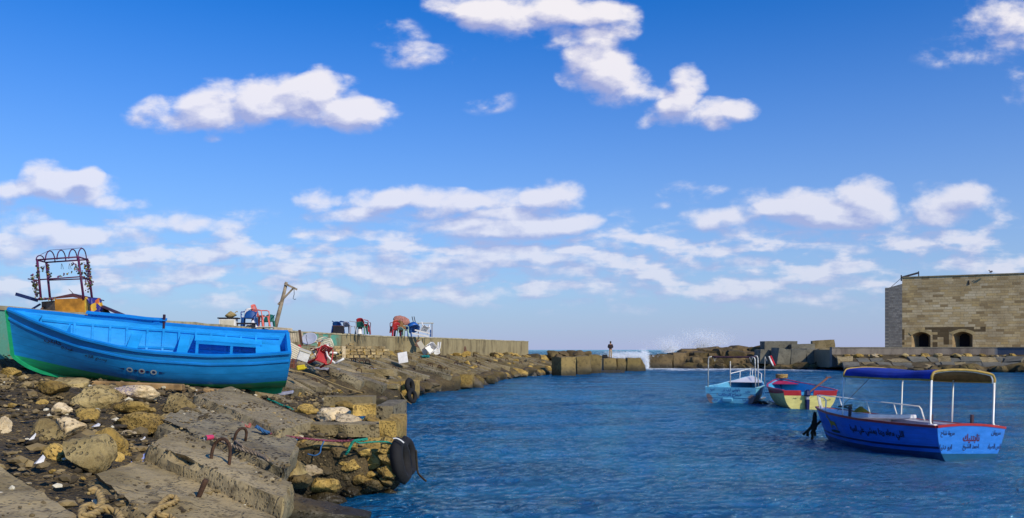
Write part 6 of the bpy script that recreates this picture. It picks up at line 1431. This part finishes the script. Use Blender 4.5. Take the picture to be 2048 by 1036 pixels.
# ------------------------------------------------------------------ the flower cart
def cart():
    D = 27.0; b = Vector(((135-CXP)*D/F, D, ZTOP-.12)); r = root('street_cart', 'wooden cart with a purple hooped frame hung with dried flowers, behind the seawall', 'cart', b)
    PU = M('purple_brown_steel', (.085,.012,.06), .5, var=.3, bump=0); q = lambda x, y, dy=0: wp(x/5.18, 480+y/5.18, D+dy)-b
    N, Fr = -.42, .42
    for (x0, y0, x1, y1, dy) in ((385, 205, 425, 620, N), (480, 232, 520, 620, Fr), (810, 175, 868, 620, N), (903, 200, 955, 620, Fr)):
        mb = MB(); mb.tube([q(x0, y0, dy), q(x1, y1, dy)], .036, 7); mb.build('frame_post', PU, r, smooth=True)
    for (x0, y0, x1, y1, d0, d1) in ((378, 206, 815, 175, N, N), (478, 232, 905, 203, Fr, Fr), (378, 206, 480, 232, N, Fr), (812, 175, 903, 203, N, Fr), (398, 412, 835, 380, N, N), (290, 403, 400, 420, N, N), (500, 416, 925, 400, Fr, Fr), (835, 380, 925, 405, N, Fr)):
        mb = MB(); mb.tube([q(x0, y0, d0), q(x1, y1, d1)], .026 if y0 < 300 else .022, 6); mb.build('frame_rail', PU, r, smooth=True)
    for i, (x0, x1, yb, yt) in enumerate(((375, 462, 204, 150), (470, 570, 210, 102), (590, 682, 200, 95), (712, 800, 190, 86), (808, 895, 180, 76))):
        mb = MB(); P = [q(x0+(x1-x0)*(.5-.5*math.cos(math.pi*k/12)), yb-(yb-yt)*math.sin(math.pi*k/12)+(22*k/12), N+(Fr-N)*k/12) for k in range(13)]; mb.tube(P, .018, 6); mb.build('roof_hoop', PU, r, smooth=True)
    mb = MB(); mb.tube([q(420, 152, 0), q(520, 104, 0), q(640, 97, 0), q(755, 90, 0), q(850, 80, 0)], .007, 4); mb.build('roof_wire', PU, r)
    FM, nt, bb = base_mat('dried_flowers'); g = nt.nodes.new('ShaderNodeNewGeometry'); rm = nt.nodes.new('ShaderNodeValToRGB'); nt.links.new(g.outputs['Random Per Island'], rm.inputs[0]); rm.color_ramp.interpolation = 'CONSTANT'
    e = rm.color_ramp.elements; e[0].color = (.03,.06,.015, 1); e[1].position = .8; e[1].color = (.3,.2,.02, 1)
    for p_, c_ in ((.25, (.05,.02,.10)), (.45, (.16,.04,.12)), (.6, (.08,.10,.03))): z = e.new(p_); z.color = (*c_, 1)
    nt.links.new(rm.outputs[0], bb.inputs['Base Color'])
    def garland(x0, y0, x1, y1, dy, n, sp):
        mb = MB(); rs = np.random.RandomState(int(x0))
        for k in range(n):
            t = k/n; c = q(x0+(x1-x0)*t+rs.normal()*sp, y0+(y1-y0)*t+rs.normal()*6, dy+rs.normal()*.04); s = rs.uniform(.018, .04)
            mb.add([c+Vector(v)*s for v in ((1, 0, 0), (-1, 0, 0), (0, 1, 0), (0, -1, 0), (0, 0, 1), (0, 0, -1))], [(0, 2, 4), (2, 1, 4), (1, 3, 4), (3, 0, 4), (2, 0, 5), (1, 2, 5), (3, 1, 5), (0, 3, 5)])
        mb.build('garland', FM, r)
    garland(385, 240, 400, 400, N, 40, 9); garland(335, 350, 380, 600, N, 60, 12); garland(375, 420, 380, 590, N, 40, 10); garland(490, 240, 520, 400, Fr, 40, 10); garland(905, 200, 945, 480, Fr, 90, 13); garland(870, 230, 915, 480, 0, 50, 16); garland(760, 240, 850, 360, N, 30, 14); garland(600, 385, 760, 330, 0, 12, 16); garland(440, 270, 450, 320, 0, 12, 12); garland(910, 400, 915, 530, Fr, 24, 12); garland(405, 605, 560, 615, N, 60, 12)
    for (x0, x1) in ((645, 640), (725, 722)):
        mb = MB(); mb.tube([q(x0-8, 245), q(x0-12, 300), q(x0+14, 302), q(x0-5, 245)], .007, 4); mb.build('wire_hanger', BLK, r)
    OW = M('orange_varnished_boards', (.50,.22,.02), .6, var=.5, vs=2.2, bump=.3, bs=8)
    def quad(name, pts, mat, th=.03): mb = MB(); mb.add([q(*p) for p in pts], [(0, 1, 2, 3)]); return mb.build(name, mat, r, solid=th)
    quad('side_panel', [(565, 612, N), (875, 602, N), (890, 840, N), (580, 840, N)], OW); quad('corner_panel', [(888, 605, N), (960, 600, Fr), (965, 840, Fr), (892, 840, N)], M('yellow_boards', (.50,.34,.03), .6, var=.5, vs=5))
    quad('end_panel', [(435, 640, 0), (566, 640, N), (578, 840, N), (440, 840, 0)], M('grey_brown_boards', (.16,.12,.09), .8, var=.4)); quad('back_panel', [(435, 640, Fr), (960, 600, Fr), (965, 840, Fr), (440, 840, Fr)], BRN)
    DK = M('dark_red_lid', (.12,.035,.03), .8, var=.4, bump=.3); mb = MB(); mb.add([q(395, 610, N), q(570, 592, N-.02), q(755, 575, N-.02), q(870, 600, N), q(960, 596, Fr), q(755, 552, .1), q(570, 590, Fr), q(430, 610, Fr)], [(0, 1, 6, 7), (1, 2, 5, 6), (2, 3, 4, 5)]); mb.build('lid', DK, r, solid=.05)
    mb = MB(); mb.tube([q(755, 552), q(712, 508)], [.012, .006], 5); mb.build('stick', BLK, r)
    CL, nt, bb = base_mat('patterned_cloth'); t = nt.nodes.new('ShaderNodeTexCoord'); vr = vor(nt, 6, t.outputs['Object']); rm = nt.nodes.new('ShaderNodeValToRGB'); nt.links.new(vr.outputs['Color'], rm.inputs[0]); rm.color_ramp.interpolation = 'CONSTANT'; e = rm.color_ramp.elements; e[0].color = (.02,.02,.18, 1); e[1].position = .75; e[1].color = (.03,.03,.03, 1); z = e.new(.3); z.color = (.45,.10,.02, 1); z = e.new(.5); z.color = (.50,.30,.02, 1); nt.links.new(rm.outputs[0], bb.inputs['Base Color'])
    mb = MB(); c0 = [q(880, 590, N), q(1030, 600, 0), q(1150, 770, 0), q(965, 775, N)]; mb.grid(lambda a, b_: c0[0].lerp(c0[1], a).lerp(c0[3].lerp(c0[2], a), b_)+Vector((0, .08*math.sin(a*9+b_*5), .02*math.sin(b_*12))), 10, 10); mb.build('hanging_cloth', CL, r, smooth=True, solid=.02)
    NV = M('navy_shaft_paint', (.01,.02,.09), .5)
    mb = MB(); mb.bar(q(165, 560, -.2), q(390, 626, -.2), .06, .10); mb.build('shaft', NV, r); mb = MB(); mb.bar(q(290, 742, -.2), q(418, 664, -.2), .05); mb.build('shaft', NV, r)
    mb = MB(); mb.add([q(1055, 676, -.3), q(1075, 676, .5), q(1330, 782, .5), q(1290, 785, -.3)], [(0, 1, 2, 3)]); mb.build('sloping_board', M('dark_violet_board', (.05,.02,.05), .7, var=.4), r, solid=.06); mb = MB(); mb.bar(q(1000, 610), q(1078, 628), .03); mb.build('shaft', NV, r)
    for sx in (470, 860):
        w = MB(); c = q(sx, 800, 0); w.tube([c+Vector((0, .33*math.cos(k*math.pi/10), -.0+.33*math.sin(k*math.pi/10))) for k in range(20)], .035, 6, closed=True)
        for k in range(6): w.bar(c, c+Vector((0, .33*math.cos(k*math.pi/3), .33*math.sin(k*math.pi/3))), .03)
        w.build('wheel', BRN, r)
cart()
# ------------------------------------------------------------------ ropes, tyres and litter on the near slope
def rope(name, label, pts, rad, mat, twist=True, cat='rope', lift=.0, sub=5):
    """pts: (px, py, D) or (px, py) -> lies on the slope"""
    P = [wp(*p) if len(p) == 3 else hit(p[0], p[1], .05+lift) for p in pts]; o = P[0]; Q = []
    n = len(P)
    for i in range(n-1):
        p0, p1, p2, p3 = P[max(0, i-1)], P[i], P[i+1], P[min(n-1, i+2)]
        for k in range(sub):
            t = k/sub; Q.append(.5*((2*p1)+(p2-p0)*t+(2*p0-5*p1+4*p2-p3)*t*t+(3*p1-p0-3*p2+p3)*t**3))
    Q.append(P[-1]); r = root(name, label, cat, o)
    if twist:
        L = 0; ang = [0]
        for a, b in zip(Q[:-1], Q[1:]): L += (b-a).length; ang.append(L)
        # three laid strands
        Z = []
        for i in range(len(Q)-1):
            m = max(1, int((Q[i+1]-Q[i]).length/(rad*1.3)))
            for k in range(m): Z.append((Q[i].lerp(Q[i+1], k/m), ang[i]+(ang[i+1]-ang[i])*k/m))
        for s in range(3):
            mb = MB(); W = []
            for i, (p, l) in enumerate(Z):
                t = (Z[min(i+1, len(Z)-1)][0]-Z[max(0, i-1)][0]); t = t.normalized() if t.length > 1e-6 else Vector((1, 0, 0)); x = t.cross(Vector((0, 0, 1))); x = x.normalized() if x.length > .01 else Vector((1, 0, 0)); y = t.cross(x); a = l/(rad*5.5)*2*math.pi/1.6+s*2.094
                W.append(p-o+(x*math.cos(a)+y*math.sin(a))*rad*.55)
            mb.tube(W, rad*.58, 5); mb.build('rope_strand', mat, r, smooth=True)
    else:
        mb = MB(); mb.tube([p-o for p in Q], rad, 6); mb.build('rope_strand', mat, r, smooth=True)
    return r
def on_px(key, px, py, up=.03): p = on_slab(key, px, py); p.z += up; return (px, py, p.y-.02)
TAN = M('tan_laid_rope', (.36,.25,.10), .9, var=.4, vs=20); GRY = M('grey_laid_rope', (.24,.18,.12), .9, var=.5, vs=20); REDR = M('red_blue_rope', (.22,.05,.08), .8, var=.8, vs=30); GRNR = M('green_rope', (.01,.24,.17), .7, var=.3); BLR = M('blue_rope', (.03,.12,.30), .8, var=.4); PNK = M('pink_orange_rope', (.45,.13,.10), .9, var=.5, vs=25)
def dslab(px, py, up=.04):
    best = None
    for k in 'ABCDE':
        c = SL[k][1]; p = on_slab(k, px, py)
        e1, e2 = c[1]-c[0], c[3]-c[0]; d = p-c[0]; u = d.dot(e1)/e1.length_squared; v = d.dot(e2)/e2.length_squared
        if -.03 <= u <= 1.03 and -.03 <= v <= 1.03 and (best is None or p.y < best): best = p.y
    return (px, py, best-up) if best else (px, py, hit(px, py, .08).y)
rope('laid_rope', 'grey brown rope running from the drink can down the rough slab', [dslab(*p) for p in ((424, 872), (440, 880), (480, 898), (520, 911), (540, 924), (549, 936), (551, 947))], .022, GRY)
rope('laid_rope', 'second strand of rope looping from the iron loop to the first', [dslab(*p) for p in ((452, 862), (462, 874), (478, 888), (500, 900), (520, 909), (532, 918))], .018, GRY)
rope('laid_rope', 'thick tan knotted rope end at the bottom edge of the picture', [dslab(*p, .08) for p in ((180, 984), (190, 980), (200, 992), (203, 1006), (196, 1016), (180, 1012), (166, 1018), (166, 1034), (185, 1030), (205, 1018), (222, 1020), (236, 1026), (240, 1042), (222, 1050))], .034, TAN)
rope('laid_rope', 'loop of tan rope beside the leaning iron stub', [dslab(*p, .07) for p in ((296, 1040), (312, 1020), (330, 1012), (346, 1006), (354, 1000), (348, 994), (335, 996), (318, 1014), (318, 1030), (340, 1032), (352, 1044))], .026, TAN)
rope('laid_rope', 'tangled pink and orange rope end above the pier stones', [dslab(*p, .06) for p in ((484, 846), (497, 855), (503, 838), (508, 852), (512, 842), (516, 858), (500, 833), (494, 846))], .024, PNK)
rope('mooring_line', 'red and blue mooring line stretched over the pier stones', [(514, 855, 12.6), (530, 864, 12.7), (560, 871, 12.9), (610, 877, 13.1), (650, 881, 13.2), (690, 882, 13.25), (712, 880, 13.25)], .018, REDR)
rope('mooring_line', 'blue binding at the left end of the mooring line', [(512, 853, 12.5), (520, 858, 12.55), (528, 863, 12.6), (540, 866, 12.7)], .028, BLR)
rope('green_rope', 'green rope knotted on the pier and hanging beside the oval stone', [(735, 878, 13.2), (720, 880, 13.15), (708, 882, 13.1), (702, 890, 13.1), (696, 902, 13.1), (690, 910, 13.15)], .022, GRNR)
rope('green_rope', 'thin green rope running on from the knot to the tyres', [(708, 880, 13.1), (720, 886, 13.1), (745, 884, 13.3), (775, 884, 13.4), (790, 892, 13.4)], .014, GRNR)
rope('green_rope', 'green rope lying on the gravel behind the sandy slab', [(535, 798), (548, 803), (560, 809), (575, 814), (586, 820)], .024, GRNR)
rope('blue_rope', 'blue cord hanging from the mooring line near the slab end', [(594, 878, 12.95), (590, 890, 12.95), (591, 906, 13.0)], .012, BLR, False)
rope('blue_rope', 'blue cord hanging in a loop from the middle of the mooring line', [(648, 882, 13.1), (642, 895, 13.1), (640, 905, 13.1), (630, 911, 13.1), (615, 908, 13.15)], .011, BLR, False)
rope('tan_line', 'long tan line from the slope to the second pier', [(572, 740, 27), (620, 748, 28.5), (670, 768, 30.5), (710, 782, 33), (750, 791, 34.5), (795, 793, 35.2)], .022, TAN, False)
rope('tan_line', 'second thin line running down to the black mooring on the second pier', [(660, 742, 33), (720, 752, 35), (770, 762, 36), (802, 772, 36)], .014, GRY, False)
rope('tan_line', 'thin line from the second pier down into the water', [(801, 785, 35.6), (812, 800, 35.4), (828, 812, 35)], .014, TAN, False)
rope('tan_line', 'loose tan line curling over the gravel behind the sandy slab', [(585, 790), (590, 802), (602, 812), (622, 814), (640, 808), (622, 800), (600, 788)], .016, TAN, False)
def tyre(label, c, rot, Rr=.30, rt=.095, group='tyres hung on the near pier corner'):
    r = root('tyre_fender', label, 'tyre', c, Euler(rot), group); Rr *= .93; TM = M('black_rubber', (.008,.008,.010), .85, var=.3, vs=6, bump=.3, bs=25)
    mb = MB(); n, m = 30, 10; vs = []; 
    for i in range(n):
        for j in range(m):
            a, b = 2*math.pi*i/n, 2*math.pi*j/m; q = rt*(1+.12*math.cos(4*b)); tr_ = 1+(.03 if i % 2 and abs(b) < 1.2 else 0); vs.append(((Rr+q*math.cos(b)*tr_)*math.cos(a), (Rr+q*math.cos(b)*tr_)*math.sin(a), q*1.05*math.sin(b)))
    mb.add(vs, [(i*m+j, ((i+1) % n)*m+j, ((i+1) % n)*m+(j+1) % m, i*m+(j+1) % m) for i in range(n) for j in range(m)]); mb.build('tyre_wall', TM, r, smooth=True); return r
tyre('front tyre of the two hanging on the near pier corner', wp(802, 921, 13.55), (R(80), R(6), R(84))); tyre('rear tyre of the two hanging on the near pier corner', wp(815, 912, 14.1), (R(80), R(-10), R(84)), .27, .08)
tyre('tyre lying against the outer edge of the pier top', wp(783, 858, 16.8), (R(85), 0, R(80)), .26, .08)
tyre('tyre at the top corner of the second pier', wp(820, 772, 36.6), (R(80), 0, R(72)), .28, .10, 'tyres on the second pier'); tyre('tyre hanging low on the second pier', wp(824, 792, 36.4), (R(80), 0, R(66)), .26, .09, 'tyres on the second pier')
rope('tyre_rope', 'dark rope trailing from the tyres into the water', [(832, 900, 13.7), (834, 930, 13.7), (836, 945, 13.7), (844, 955, 13.6), (852, 962, 13.5)], .018, M('weedy_rope', (.03,.025,.012)), False)
rope('tyre_rope', 'white cord tying the tyres to the pier', [(786, 877, 13.3), (794, 877, 13.3), (802, 881, 13.3), (808, 886, 13.3)], .012, WHI, False)
def litter():
    p = dslab(418, 875, .05); c = wp(*p); r = small('drink_can', 'small pink drink can with a silver end lying by the iron loop', 'can', c); r.rotation_euler = Euler((R(90), 0, R(-25)))
    mb = MB(); mb.lathe([(0, -.06), (.030, -.06), (.034, -.05), (.034, .05), (.030, .058)], 14); mb.build('can_body', M('pink_can', (.55,.05,.12), .3, var=.1, bump=0), r, smooth=True); mb = MB(); mb.lathe([(.030, .058), (.028, .055), (0, .055)], 14); mb.build('can_end', M('silver', (.7,.7,.7), .25, .9, var=0, bump=0), r)
    def scrap(px, py, w, h, mat, label, name='plastic_scrap', cat='litter'):
        a = hit(px, py, .08); D = a.y; w, h = w*D/F, h*D/F; r = small(name, label, cat, a); mb = MB(); mb.add([(-w/2, 0, -.02), (w*.1, -.06, 0), (w/2, 0, .0), (w*.42, .05, h*.7), (w*.05, .08, h), (-w*.3, .05, h*.25)], [(0, 1, 5), (1, 4, 5), (1, 2, 3), (1, 3, 4)]); mb.build('scrap', mat, r, solid=.006)
    scrap(285, 922, 54, 16, PL('blue_white', (.45,.5,.85)), 'blue and white plastic scrap in the gap above the bottom slabs'); scrap(284, 826, 14, 8, WHI, 'white paper scrap on the low ochre boulder'); scrap(63, 878, 10, 11, WHI, 'white scrap on the gravel left of the dull grey boulder')
    scrap(76, 925, 22, 14, WHI, 'white scrap above the bottom left slab'); scrap(190, 852, 18, 5, WHI, 'thin white strip between the boulders'); scrap(284, 878, 10, 4, WHI, 'tiny white scrap below the broad ochre boulder')
    scrap(560, 868, 9, 14, PL('clear_grey', (.5,.5,.5)), 'round pale bottle end under the mooring line', 'bottle', 'bottle')
    a = hit(568, 786, .1); r = small('pale_board', 'pale blue grey board lying at the foot of the boat stern', 'board', a, .15); mb = MB(); mb.box((0, 0, .0), (.52, .5, .07), (R(4), R(-10), 0)); mb.build('board', M('pale_blue_grey_board', (.32,.33,.42), .8, var=.4), r, bevel=.01)
    for px, py, w, lab in ((655, 738, 46, 'long blue grey board on the slope below the overturned table'), (738, 738, 30, 'blue grey board on the slope below the limestone stack')):
        a = hit(px, py, .15); r = small('pale_board', lab, 'board', a, -.1); mb = MB(); mb.box((0, 0, 0), (w*a.y/F, .5, .08), (0, R(4), 0)); mb.build('board', M('pale_blue_grey_board', (0, 0, 0)), r, bevel=.01)
    # green plant tuft on the gravel under the bow
litter()
